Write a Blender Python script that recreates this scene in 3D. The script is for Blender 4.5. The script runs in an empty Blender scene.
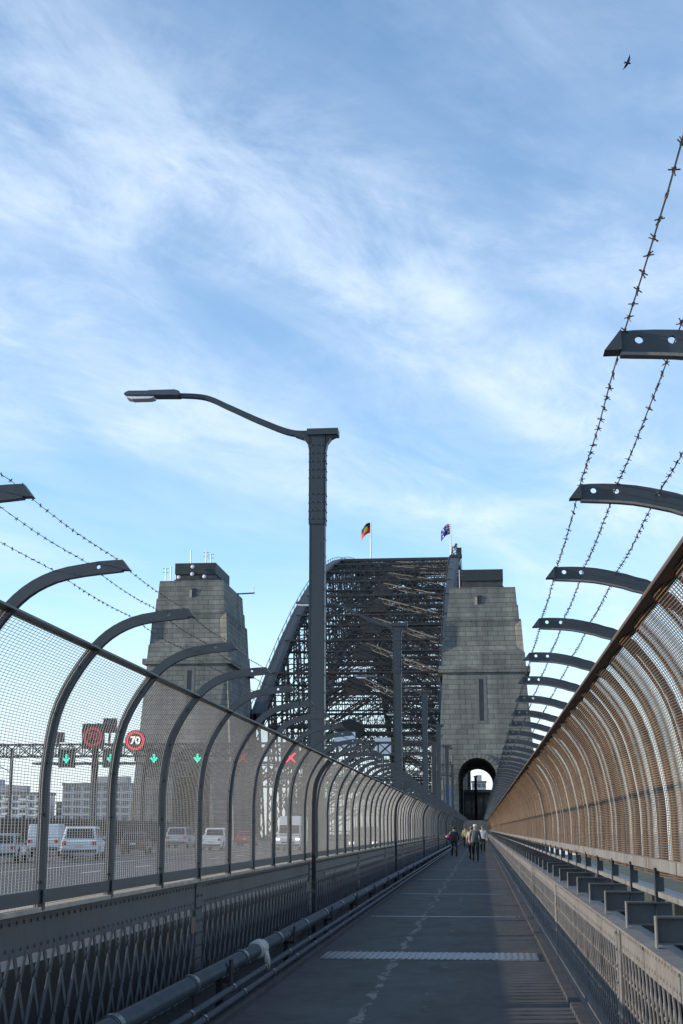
import bpy, bmesh, math, random
from mathutils import Vector, Matrix
R = math.radians
random.seed(7)
S = bpy.context.scene
COL = S.collection
V = Vector

# ------------------------------------------------------------------ helpers
class MB:
    """collects shapes into one mesh"""
    def __init__(s):
        s.v = []; s.f = []; s.m = []
    def add(s, vs, fs, m=0):
        o = len(s.v)
        s.v.extend([tuple(p) for p in vs])
        for f in fs:
            s.f.append([i + o for i in f]); s.m.append(m)
    def box(s, x0, x1, y0, y1, z0, z1, m=0):
        s.add([(x0,y0,z0),(x1,y0,z0),(x1,y1,z0),(x0,y1,z0),(x0,y0,z1),(x1,y0,z1),(x1,y1,z1),(x0,y1,z1)],
              [(3,2,1,0),(4,5,6,7),(0,1,5,4),(1,2,6,5),(2,3,7,6),(3,0,4,7)], m)
    def cbox(s, c, d, m=0):
        s.box(c[0]-d[0]/2, c[0]+d[0]/2, c[1]-d[1]/2, c[1]+d[1]/2, c[2]-d[2]/2, c[2]+d[2]/2, m)
    def bar(s, p, q, w, d, up=(0,0,1), m=0):
        p = V(p); q = V(q); a = (q-p)
        if a.length < 1e-6: return
        a.normalize(); u = V(up)
        if abs(a.dot(u)) > .98: u = V((0,1,0)) if abs(a.y) < .9 else V((1,0,0))
        x = a.cross(u).normalized(); y = x.cross(a).normalized()
        vs = []
        for c in (p, q):
            for sx, sy in ((-1,-1),(1,-1),(1,1),(-1,1)):
                vs.append(c + x*(sx*w/2) + y*(sy*d/2))
        s.add(vs, [(3,2,1,0),(4,5,6,7),(0,1,5,4),(1,2,6,5),(2,3,7,6),(3,0,4,7)], m)
    def tube(s, pts, r, n=8, m=0, caps=True):
        pts = [V(p) for p in pts]; k = len(pts)
        rs = r if isinstance(r, (list, tuple)) else [r]*k
        ref = None; vs = []
        for i, p in enumerate(pts):
            t = (pts[min(i+1,k-1)] - pts[max(i-1,0)]).normalized()
            if ref is None:
                ref = V((0,0,1)) if abs(t.z) < .9 else V((1,0,0))
            x = t.cross(ref)
            if x.length < 1e-5: x = t.cross(V((0,1,0)))
            x.normalize(); y = x.cross(t).normalized(); ref = y
            for j in range(n):
                a = 2*math.pi*j/n
                vs.append(p + x*(math.cos(a)*rs[i]) + y*(math.sin(a)*rs[i]))
        fs = []
        for i in range(k-1):
            for j in range(n):
                a = i*n+j; b = i*n+(j+1) % n
                fs.append((a, b, b+n, a+n))
        if caps:
            fs.append(tuple(range(n-1,-1,-1))); fs.append(tuple(range((k-1)*n, k*n)))
        s.add(vs, fs, m)
    def sweep(s, path, w, d, nrm, m=0):
        """rectangular section along a path lying in a plane with normal nrm; w along nrm, d in plane"""
        nrm = V(nrm); path = [V(p) for p in path]; k = len(path); vs = []
        ds = d if isinstance(d, (list, tuple)) else [d]*k
        for i, p in enumerate(path):
            t = (path[min(i+1,k-1)] - path[max(i-1,0)]).normalized()
            b = t.cross(nrm).normalized()
            for sx, sy in ((-1,-1),(1,-1),(1,1),(-1,1)):
                vs.append(p + nrm*(sx*w/2) + b*(sy*ds[i]/2))
        fs = []
        for i in range(k-1):
            for j in range(4):
                a = i*4+j; b = i*4+(j+1) % 4
                fs.append((a, b, b+4, a+4))
        fs.append((3,2,1,0)); e = (k-1)*4; fs.append((e,e+1,e+2,e+3))
        s.add(vs, fs, m)
    def prism(s, poly, axis, a, b, m=0):
        """poly in the two other axes, extruded along axis from a to b"""
        n = len(poly); vs = []
        for h in (a, b):
            for u, w in poly:
                vs.append({'x': (h,u,w), 'y': (u,h,w), 'z': (u,w,h)}[axis])
        fs = [tuple(range(n-1,-1,-1)), tuple(range(n, 2*n))]
        for i in range(n):
            j = (i+1) % n
            fs.append((i, j, j+n, i+n))
        s.add(vs, fs, m)
    def rivet(s, c, r, nx):
        """small dome; nx = axis vector it points along"""
        c = V(c); a = V(nx).normalized()
        u = a.orthogonal().normalized(); w = a.cross(u)
        vs = [c + (u*math.cos(t)+w*math.sin(t))*r for t in [i*math.pi/2.5 for i in range(5)]]
        vs += [c + a*r*.55 + (u*math.cos(t)+w*math.sin(t))*r*.6 for t in [i*math.pi/2.5 for i in range(5)]]
        s.add(vs, [(i,(i+1)%5,5+(i+1)%5,5+i) for i in range(5)] + [(5,6,7,8,9)])
    def ball(s, c, r, n=10, k=6, m=0):
        rx, ry, rz = r if isinstance(r, (list, tuple)) else (r,r,r)
        vs = [(c[0],c[1],c[2]-rz)]
        for i in range(1, k):
            t = math.pi*i/k - math.pi/2
            for j in range(n):
                a = 2*math.pi*j/n
                vs.append((c[0]+rx*math.cos(t)*math.cos(a), c[1]+ry*math.cos(t)*math.sin(a), c[2]+rz*math.sin(t)))
        vs.append((c[0],c[1],c[2]+rz)); L = len(vs)-1
        fs = [(0, 1+(j+1)%n, 1+j) for j in range(n)]
        for i in range(k-2):
            for j in range(n):
                a = 1+i*n+j; b = 1+i*n+(j+1)%n
                fs.append((a,b,b+n,a+n))
        o = 1+(k-2)*n
        fs += [(o+j, o+(j+1)%n, L) for j in range(n)]
        s.add(vs, fs, m)
    def mesh(s, name, mats, smooth=False, fix=True):
        me = bpy.data.meshes.new(name)
        me.from_pydata(s.v, [], s.f)
        mats = mats if isinstance(mats, (list, tuple)) else [mats]
        for m in mats: me.materials.append(m)
        if len(mats) > 1: me.polygons.foreach_set('material_index', s.m)
        if smooth: me.polygons.foreach_set('use_smooth', [True]*len(me.polygons))
        if fix:
            bm = bmesh.new(); bm.from_mesh(me)
            bmesh.ops.recalc_face_normals(bm, faces=bm.faces)
            bm.to_mesh(me); bm.free()
        me.update()
        return me

def link(name, me, parent=None, loc=None, bevel=0):
    o = bpy.data.objects.new(name, me); COL.objects.link(o)
    if parent: o.parent = parent
    if loc is not None: o.location = loc
    if bevel:
        b = o.modifiers.new('bevel', 'BEVEL'); b.width = bevel; b.segments = 2; b.limit_method = 'ANGLE'
    return o
def part(name, mb, mats, parent, loc=None, smooth=False, bevel=0):
    return link(name, mb.mesh(name, mats, smooth), parent, loc, bevel)
def tag(o, label, cat, group=None):
    o['label'] = label; o['category'] = cat
    if group: o['group'] = group
    return o
def thing(name, label, cat, loc=(0,0,0), group=None, rz=0):
    o = bpy.data.objects.new(name, None); COL.objects.link(o)
    o.location = loc; o.rotation_euler.z = rz; o.empty_display_size = .2
    return tag(o, label, cat, group)
def struct(name, mb, mats, smooth=False):
    o = link(name, mb.mesh(name, mats, smooth)); o['kind'] = 'structure'; return o
def copy_tree(o, parent=None):
    c = o.copy(); COL.objects.link(c)
    if parent: c.parent = parent
    for ch in list(o.children): copy_tree(ch, c)
    return c
def dup(o, loc, label, rz=None):
    c = copy_tree(o); c.location = loc; c['label'] = label
    if rz is not None: c.rotation_euler.z = rz
    return c

# ------------------------------------------------------------------ materials
def mat(name, col, rough=.6, metal=0, var=.25, scale=3, bump=0, bscale=40, rust=None, rust_amt=.5, streak=1, spec=.5):
    m = bpy.data.materials.new(name); m.use_nodes = True
    nt = m.node_tree; N = nt.nodes; L = nt.links
    b = N['Principled BSDF']
    b.inputs['Roughness'].default_value = rough; b.inputs['Metallic'].default_value = metal
    b.inputs['Specular IOR Level'].default_value = spec
    tc = N.new('ShaderNodeTexCoord'); mp = N.new('ShaderNodeMapping')
    mp.inputs['Scale'].default_value = (1, 1, 1/streak)
    oi = N.new('ShaderNodeObjectInfo')
    ad = N.new('ShaderNodeVectorMath'); ad.operation = 'ADD'
    ml = N.new('ShaderNodeMath'); ml.operation = 'MULTIPLY'; ml.inputs[1].default_value = 37
    L.new(oi.outputs['Random'], ml.inputs[0])
    L.new(tc.outputs['Object'], ad.inputs[0]); L.new(ml.outputs[0], ad.inputs[1])
    L.new(ad.outputs[0], mp.inputs['Vector'])
    if var:
        n = N.new('ShaderNodeTexNoise'); n.inputs['Scale'].default_value = scale; n.inputs['Detail'].default_value = 6
        n.inputs['Roughness'].default_value = .65
        L.new(mp.outputs[0], n.inputs['Vector'])
        r = N.new('ShaderNodeValToRGB')
        r.color_ramp.elements[0].position = .3; r.color_ramp.elements[1].position = .7
        r.color_ramp.elements[0].color = [c*(1-var) for c in col] + [1]
        r.color_ramp.elements[1].color = [min(1, c*(1+var)) for c in col] + [1]
        L.new(n.outputs['Fac'], r.inputs['Fac']); out = r.outputs['Color']
        if rust:
            n2 = N.new('ShaderNodeTexNoise'); n2.inputs['Scale'].default_value = scale*2.3; n2.inputs['Detail'].default_value = 8
            n2.inputs['Roughness'].default_value = .75
            L.new(mp.outputs[0], n2.inputs['Vector'])
            r2 = N.new('ShaderNodeValToRGB')
            r2.color_ramp.elements[0].position = 1-rust_amt-.1; r2.color_ramp.elements[1].position = 1-rust_amt+.1
            L.new(n2.outputs['Fac'], r2.inputs['Fac'])
            mx = N.new('ShaderNodeMix'); mx.data_type = 'RGBA'
            L.new(r2.outputs['Color'], mx.inputs[0]); L.new(out, mx.inputs[6]); mx.inputs[7].default_value = (*rust, 1)
            out = mx.outputs[2]
        L.new(out, b.inputs['Base Color'])
    else:
        b.inputs['Base Color'].default_value = (*col, 1)
    if bump:
        n3 = N.new('ShaderNodeTexNoise'); n3.inputs['Scale'].default_value = bscale; n3.inputs['Detail'].default_value = 4
        L.new(mp.outputs[0], n3.inputs['Vector'])
        bp = N.new('ShaderNodeBump'); bp.inputs['Strength'].default_value = bump; bp.inputs['Distance'].default_value = .01
        L.new(n3.outputs['Fac'], bp.inputs['Height']); L.new(bp.outputs[0], b.inputs['Normal'])
    return m
def emit(name, col, st):
    m = mat(name, col, .5, var=0); b = m.node_tree.nodes['Principled BSDF']
    b.inputs['Emission Color'].default_value = (*col, 1); b.inputs['Emission Strength'].default_value = st
    return m

M = {}
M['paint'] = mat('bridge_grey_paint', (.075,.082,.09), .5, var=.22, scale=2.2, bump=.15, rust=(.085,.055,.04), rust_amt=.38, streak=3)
M['paint_light'] = mat('weathered_lit_grey_paint', (.21,.20,.187), .6, var=.2, scale=2.5, bump=.15, rust=(.12,.075,.05), rust_amt=.38, streak=3)  # parapet paint, also the painted lit tone on post flanges and bracket ends
M['lamp_paint'] = mat('lamp_grey_paint', (.035,.045,.053), .45, var=.15, scale=1.5, rust=(.055,.045,.04), rust_amt=.36, streak=5)
M['post_paint'] = mat('fence_post_paint', (.042,.052,.062), .45, var=.2, scale=3, rust=(.05,.035,.028), rust_amt=.32)
M['rusty'] = mat('rusty_rail_paint', (.03,.025,.024), .6, var=.3, scale=5, rust=(.07,.04,.028), rust_amt=.42)
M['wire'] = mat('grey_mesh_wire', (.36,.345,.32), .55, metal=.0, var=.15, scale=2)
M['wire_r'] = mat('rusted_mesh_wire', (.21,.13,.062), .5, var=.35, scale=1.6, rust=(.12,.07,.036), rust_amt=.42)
M['sunlit_rust_edge'] = mat('sunlit_rust_edge', (.11,.062,.038), .8, var=.3, scale=6)
M['wire_v'] = mat('rusted_shaded_upright_wire', (.10,.06,.034), .6, var=.35, scale=1.6, rust=(.06,.036,.022), rust_amt=.45)  # uprights coloured darker as shaded, cross wires left lighter as lit
M['barb'] = mat('barbed_wire_steel', (.04,.037,.036), .5, metal=.3, var=.3, scale=20, rust=(.12,.06,.03), rust_amt=.4)
M['galv'] = mat('galvanised_steel', (.21,.235,.26), .42, metal=.4, var=.15, scale=6, bump=.1)
M['pipe'] = mat('pipe_paint', (.065,.078,.09), .38, var=.2, scale=4, rust=(.1,.095,.085), rust_amt=.3)
M['band'] = mat('dark_band', (.018,.02,.023), .6, var=.2)
M['wrap'] = mat('pale_pipe_wrap', (.55,.52,.48), .8, var=.25, scale=18, bump=.5, bscale=25)
M['concrete'] = mat('concrete', (.17,.165,.155), .9, var=.25, scale=2, bump=.3, bscale=30)
M['concrete_dark'] = mat('stained_concrete', (.065,.066,.068), .9, var=.3, scale=1.5, bump=.3, bscale=30)
M['ledge'] = mat('pale_timber_ledge', (.42,.36,.29), .8, var=.25, scale=5, bump=.2)
M['rubber'] = mat('tyre_rubber', (.025,.025,.027), .8, var=.2)
M['white'] = mat('white_car_paint', (.75,.76,.77), .3, var=.03)
M['silver'] = mat('silver_car_paint', (.42,.44,.46), .3, metal=.4, var=.03)
M['darkcar'] = mat('dark_grey_car_paint', (.06,.065,.075), .3, var=.05)
M['redcar'] = mat('red_car_paint', (.38,.03,.035), .3, var=.05)
M['glass'] = mat('dark_glass', (.02,.025,.03), .08, var=0)
M['winglass'] = mat('window_glass', (.10,.12,.14), .1, var=.2, scale=.5)
M['black'] = mat('black_plastic', (.02,.02,.022), .5, var=.1)
M['plate'] = mat('number_plate', (.6,.6,.45), .5, var=0)
M['tail'] = mat('tail_light_red', (.45,.02,.02), .25, var=0)
M['headl'] = emit('lit_headlight', (1,.95,.85), 2.2)
M['green'] = emit('green_signal', (.02,.7,.45), .9)
M['red'] = emit('red_signal', (1,.03,.06), 1.1)
M['signwhite'] = emit('lit_digit', (1,.9,.8), .6)
M['dimred'] = emit('dim_red_ring', (.45,.03,.045), .12)
M['signred'] = emit('red_ring', (.8,.03,.05), .4)
M['board'] = mat('pale_sign_board', (.42,.5,.6), .5, var=.08, scale=2)
M['alu'] = mat('brushed_luminaire_metal', (.09,.1,.11), .3, metal=.5, var=.1)
M['lens'] = mat('clear_lamp_lens', (.75,.78,.8), .12, var=.03)
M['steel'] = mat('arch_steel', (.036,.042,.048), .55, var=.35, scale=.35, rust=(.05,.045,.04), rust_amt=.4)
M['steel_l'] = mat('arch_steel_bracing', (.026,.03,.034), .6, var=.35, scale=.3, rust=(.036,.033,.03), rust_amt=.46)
M['gusset'] = mat('gusset_steel', (.03,.029,.029), .6, var=.3, scale=.5, rust=(.07,.055,.042), rust_amt=.4)
M['roofdark'] = mat('dark_roof_cladding', (.03,.034,.038), .6, var=.2, scale=.6)
M['leaf'] = mat('foliage', (.05,.075,.03), .7, var=.4, scale=.4)
M['bark'] = mat('bark', (.09,.07,.05), .9, var=.3)
M['bluetarp'] = mat('blue_tarp', (.07,.13,.24), .6, var=.25, scale=1)

def stone_mat():
    m = bpy.data.materials.new('granite_blocks'); m.use_nodes = True
    nt = m.node_tree; N = nt.nodes; L = nt.links; b = N['Principled BSDF']; b.inputs['Roughness'].default_value = .9
    tc = N.new('ShaderNodeTexCoord'); sp = N.new('ShaderNodeSeparateXYZ'); L.new(tc.outputs['Object'], sp.inputs[0])
    ad = N.new('ShaderNodeMath'); L.new(sp.outputs[0], ad.inputs[0]); L.new(sp.outputs[1], ad.inputs[1])
    cb = N.new('ShaderNodeCombineXYZ'); L.new(ad.outputs[0], cb.inputs[0]); L.new(sp.outputs[2], cb.inputs[1])
    br = N.new('ShaderNodeTexBrick'); L.new(cb.outputs[0], br.inputs['Vector'])
    br.inputs['Scale'].default_value = 1; br.inputs['Brick Width'].default_value = 1.7; br.inputs['Row Height'].default_value = .76
    br.inputs['Mortar Size'].default_value = .035; br.inputs['Bias'].default_value = -.1
    br.inputs['Color1'].default_value = (.27,.27,.25,1); br.inputs['Color2'].default_value = (.19,.193,.18,1); br.inputs['Mortar'].default_value = (.10,.10,.097,1)
    n = N.new('ShaderNodeTexNoise'); n.inputs['Scale'].default_value = .25; n.inputs['Detail'].default_value = 8; n.inputs['Roughness'].default_value = .7
    mp = N.new('ShaderNodeMapping'); mp.inputs['Scale'].default_value = (1.6,1.6,.2); L.new(tc.outputs['Object'], mp.inputs[0]); L.new(mp.outputs[0], n.inputs['Vector'])
    rp = N.new('ShaderNodeValToRGB'); rp.color_ramp.elements[0].position = .32; rp.color_ramp.elements[1].position = .68
    rp.color_ramp.elements[0].color = (.5,.5,.5,1); rp.color_ramp.elements[1].color = (1.12,1.1,1.05,1)
    L.new(n.outputs['Fac'], rp.inputs[0])
    mx = N.new('ShaderNodeMix'); mx.data_type = 'RGBA'; mx.blend_type = 'MULTIPLY'; mx.inputs[0].default_value = 1
    L.new(br.outputs['Color'], mx.inputs[6]); L.new(rp.outputs['Color'], mx.inputs[7]); L.new(mx.outputs[2], b.inputs['Base Color'])
    bp = N.new('ShaderNodeBump'); bp.inputs['Strength'].default_value = .6; bp.inputs['Distance'].default_value = .08
    L.new(br.outputs['Fac'], bp.inputs['Height']); bp.invert = True; L.new(bp.outputs[0], b.inputs['Normal'])
    return m
M['stone'] = stone_mat()

def deck_mat():
    m = bpy.data.materials.new('footpath_asphalt'); m.use_nodes = True
    nt = m.node_tree; N = nt.nodes; L = nt.links; b = N['Principled BSDF']; b.inputs['Roughness'].default_value = .82
    tc = N.new('ShaderNodeTexCoord')
    def noise(sc, scale3, det=6, rough=.6):
        mp = N.new('ShaderNodeMapping'); mp.inputs['Scale'].default_value = scale3; L.new(tc.outputs['Object'], mp.inputs[0])
        n = N.new('ShaderNodeTexNoise'); n.inputs['Scale'].default_value = sc; n.inputs['Detail'].default_value = det; n.inputs['Roughness'].default_value = rough
        L.new(mp.outputs[0], n.inputs['Vector']); return n.outputs['Fac']
    a = noise(1.7, (1,.5,1), 10, .78)
    r = N.new('ShaderNodeValToRGB'); r.color_ramp.elements[0].position = .3; r.color_ramp.elements[1].position = .72
    r.color_ramp.elements[0].color = (.036,.037,.039,1); r.color_ramp.elements[1].color = (.095,.095,.096,1); L.new(a, r.inputs[0])
    # fine aggregate
    g = noise(160, (1,1,1), 2, .5)
    r2 = N.new('ShaderNodeValToRGB'); r2.color_ramp.elements[0].position = .35; r2.color_ramp.elements[1].position = .7
    r2.color_ramp.elements[0].color = (.8,.8,.8,1); r2.color_ramp.elements[1].color = (1.25,1.25,1.25,1); L.new(g, r2.inputs[0])
    mx = N.new('ShaderNodeMix'); mx.data_type = 'RGBA'; mx.blend_type = 'MULTIPLY'; mx.inputs[0].default_value = 1
    L.new(r.outputs[0], mx.inputs[6]); L.new(r2.outputs[0], mx.inputs[7])
    # a meandering pale seam along the path in broken patches
    sp = N.new('ShaderNodeSeparateXYZ'); L.new(tc.outputs['Object'], sp.inputs[0])
    wob = noise(1, (.9,.4,0), 5, .7)
    def M_(op, i0, i1=None):
        k = N.new('ShaderNodeMath'); k.operation = op
        for idx, q in ((0, i0), (1, i1)):
            if q is None: continue
            if isinstance(q, (int, float)): k.inputs[idx].default_value = q
            else: L.new(q, k.inputs[idx])
        return k.outputs[0]
    def seam(x0, amp, width, lo, hi, sc):
        off = M_('MULTIPLY', M_('SUBTRACT', wob, .5), amp)
        d = M_('ABSOLUTE', M_('SUBTRACT', M_('SUBTRACT', sp.outputs[0], x0), off))
        w = M_('LESS_THAN', d, width)
        pn = noise(sc, (1.2,.7,1), 4, .7)
        k = N.new('ShaderNodeMapRange'); k.inputs[1].default_value = lo; k.inputs[2].default_value = hi; L.new(pn, k.inputs[0])
        return M_('MULTIPLY', w, k.outputs[0])
    s1 = seam(-1.1, .7, .042, .44, .56, 3.2); s2 = seam(-.5, .5, .05, .54, .66, 2.6)
    ss = M_('MAXIMUM', s1, M_('MULTIPLY', s2, .6))
    mx2 = N.new('ShaderNodeMix'); mx2.data_type = 'RGBA'; mx2.inputs[7].default_value = (.21,.20,.185,1)
    vo = N.new('ShaderNodeTexVoronoi'); vo.inputs['Scale'].default_value = 2.6; L.new(tc.outputs['Object'], vo.inputs['Vector'])
    gum = M_('LESS_THAN', vo.outputs['Distance'], .045)
    st = noise(.9, (1.3,.6,1), 7, .75)
    k = N.new('ShaderNodeMapRange'); k.inputs[1].default_value = .5; k.inputs[2].default_value = .64; k.inputs[3].default_value = 1; k.inputs[4].default_value = .62; L.new(st, k.inputs[0])
    dk = N.new('ShaderNodeMix'); dk.data_type = 'RGBA'; dk.blend_type = 'MULTIPLY'; dk.inputs[0].default_value = 1
    L.new(mx.outputs[2], dk.inputs[6]); L.new(M_('MULTIPLY', k.outputs[0], M_('SUBTRACT', 1, M_('MULTIPLY', gum, .45))), dk.inputs[7])
    L.new(ss, mx2.inputs[0]); L.new(dk.outputs[2], mx2.inputs[6]); L.new(mx2.outputs[2], b.inputs['Base Color'])
    # transverse broomed texture
    bn = noise(1, (1.2,34,1), 3, .6)
    g2 = M_('ADD', bn, M_('MULTIPLY', g, .35))
    bp = N.new('ShaderNodeBump'); bp.inputs['Strength'].default_value = .55; bp.inputs['Distance'].default_value = .008
    L.new(g2, bp.inputs['Height']); L.new(bp.outputs[0], b.inputs['Normal'])
    return m
M['deck'] = deck_mat()
M['asphalt'] = mat('road_asphalt', (.045,.045,.046), .85, var=.25, scale=.6, bump=.3, bscale=60)
M['line'] = mat('road_line_white', (.7,.7,.68), .7, var=.15, scale=3)
M['water'] = mat('harbour_water', (.03,.055,.07), .12, var=.2, scale=.02, bump=.4, bscale=.4)
M['land'] = mat('shore_land', (.07,.075,.05), .9, var=.4, scale=.02)

# ------------------------------------------------------------------ setting
mb = MB(); mb.box(-9000,9000,-2000,16000,-53,-52); struct('water', mb, M['water'])
def terrain(name, x0, x1, y0, y1, f, n=40):
    mb = MB(); vs = []; fs = []
    for i in range(n+1):
        for j in range(n+1):
            x = x0+(x1-x0)*i/n; y = y0+(y1-y0)*j/n; vs.append((x, y, f(x, y, i/n, j/n)))
    for i in range(n):
        for j in range(n):
            a = i*(n+1)+j; fs.append((a, a+n+1, a+n+2, a+1))
    mb.add(vs, fs); return struct(name, mb, M['land'], True)
def hill(x, y, u, v):
    e = min(u, 1-u, v, 1-v)
    k = min(1, e*8)
    return -60 + k*(22 + 9*math.sin(x*.011+1)+7*math.sin(y*.014+x*.006))
terrain('north_shore_land', -900, 700, 640, 1900, hill)
terrain('south_shore_land', -500, 400, -300, 190, lambda x, y, u, v: -60 + min(1, min(u,1-u,v,1-v)*10)*(24+3*math.sin(x*.05)))

W0, W1 = -2.12, .75            # footpath between kerbs
YE = 214.0
mb = MB(); mb.box(-2.95, 1.02, -6, YE, -.9, 0); struct('footpath', mb, M['deck'])
mb = MB(); mb.box(-2.32, W0-.05, -6, YE, 0, .055); mb.box(W1+.03, .885, -6, YE, 0, .05); struct('kerb', mb, M['concrete_dark'])
mb = MB(); mb.box(-43.5, -3.35, -6, 214.5, -1.2, -.1); mb.box(-43.5,-43.2,-6,214,-.1,.5); struct('road', mb, M['asphalt'])
mb = MB()
lanes = [-5.8, -9.2, -12.45, -15.8, -19.15, -22.5, -25.85, -29.2, -32.6]
for x in lanes:
    y = 2.0
    if x in (-5.8, -32.6, -19.15):
        mb.box(x-.06, x+.06, -6, 214, -.098, -.096)
    else:
        while y < 213:
            mb.box(x-.06, x+.06, y, y+3, -.098, -.096); y += 9
struct('lane_markings', mb, M['line'])
mb = MB(); mb.box(-3.35, -2.952, -6, 214.2, -.9, .1); mb.box(-3.04, -2.955, -6, 214.2, .1, .74, 1); struct('road_kerb_wall', mb, [M['concrete_dark'], M['band']])

# metal joint plates across the footpath
def joint(y, w, label, m, cat='cover plate', ridges=True):
    t = thing('joint_cover', label, cat, (0, y, 0), 'metal joints across the footpath')
    mb = MB(); mb.box(W0+.06, W1-.06, -w/2, w/2, .001, .012)
    if ridges:
        n = 34
        for i in range(n):
            x = W0+.1+(W1-W0-.2)*i/(n-1); mb.box(x-.018, x+.018, -w/2+.03, w/2-.03, .0125, .021)
    part('plate', mb, m, t)
    mb = MB()
    for sx in (W0+.12, W1-.12):
        for sy in (-w*.36, w*.36): mb.rivet((sx, sy, .013), .012, (0,0,1))
    part('bolts', mb, M['band'], t)
joint(18.8, 1.0, 'wide pale ribbed steel plate lying across the footpath, nearest of the joints', M['galv'])
for i, y in enumerate((27.1, 36.4, 46.5, 58.5, 74)):
    joint(y, .2, ['thin dull steel strip across the path just beyond the wide ribbed plate', 'second thin steel strip beyond the ribbed plate',
                   'thin steel strip midway between ribbed plate and walkers', 'thin steel strip a little short of the walkers',
                   'thin steel strip on the path by the walker in the white cap'][i], M['galv'], 'joint strip', False)

# ------------------------------------------------------------------ fences
def spline(pts, n):
    out = []
    P = [pts[0]] + pts + [pts[-1]]
    for i in range(1, len(P)-2):
        for k in range(n):
            t = k/n; a, b, c, d = [V((*P[i+j], 0)) for j in (-1,0,1,2)]
            q = .5*((2*b) + (c-a)*t + (2*a-5*b+4*c-d)*t*t + (3*b-a-3*c+d)*t*t*t)
            out.append((q.x, q.y))
    out.append(pts[-1]); return out
def resample(path, step):
    out = [path[0]]; acc = 0; nxt = step
    for (a, b) in zip(path[:-1], path[1:]):
        l = math.hypot(b[0]-a[0], b[1]-a[1])
        while acc + l >= nxt:
            t = (nxt-acc)/l; out.append((a[0]+(b[0]-a[0])*t, a[1]+(b[1]-a[1])*t)); nxt += step
        acc += l
    return out

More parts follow.
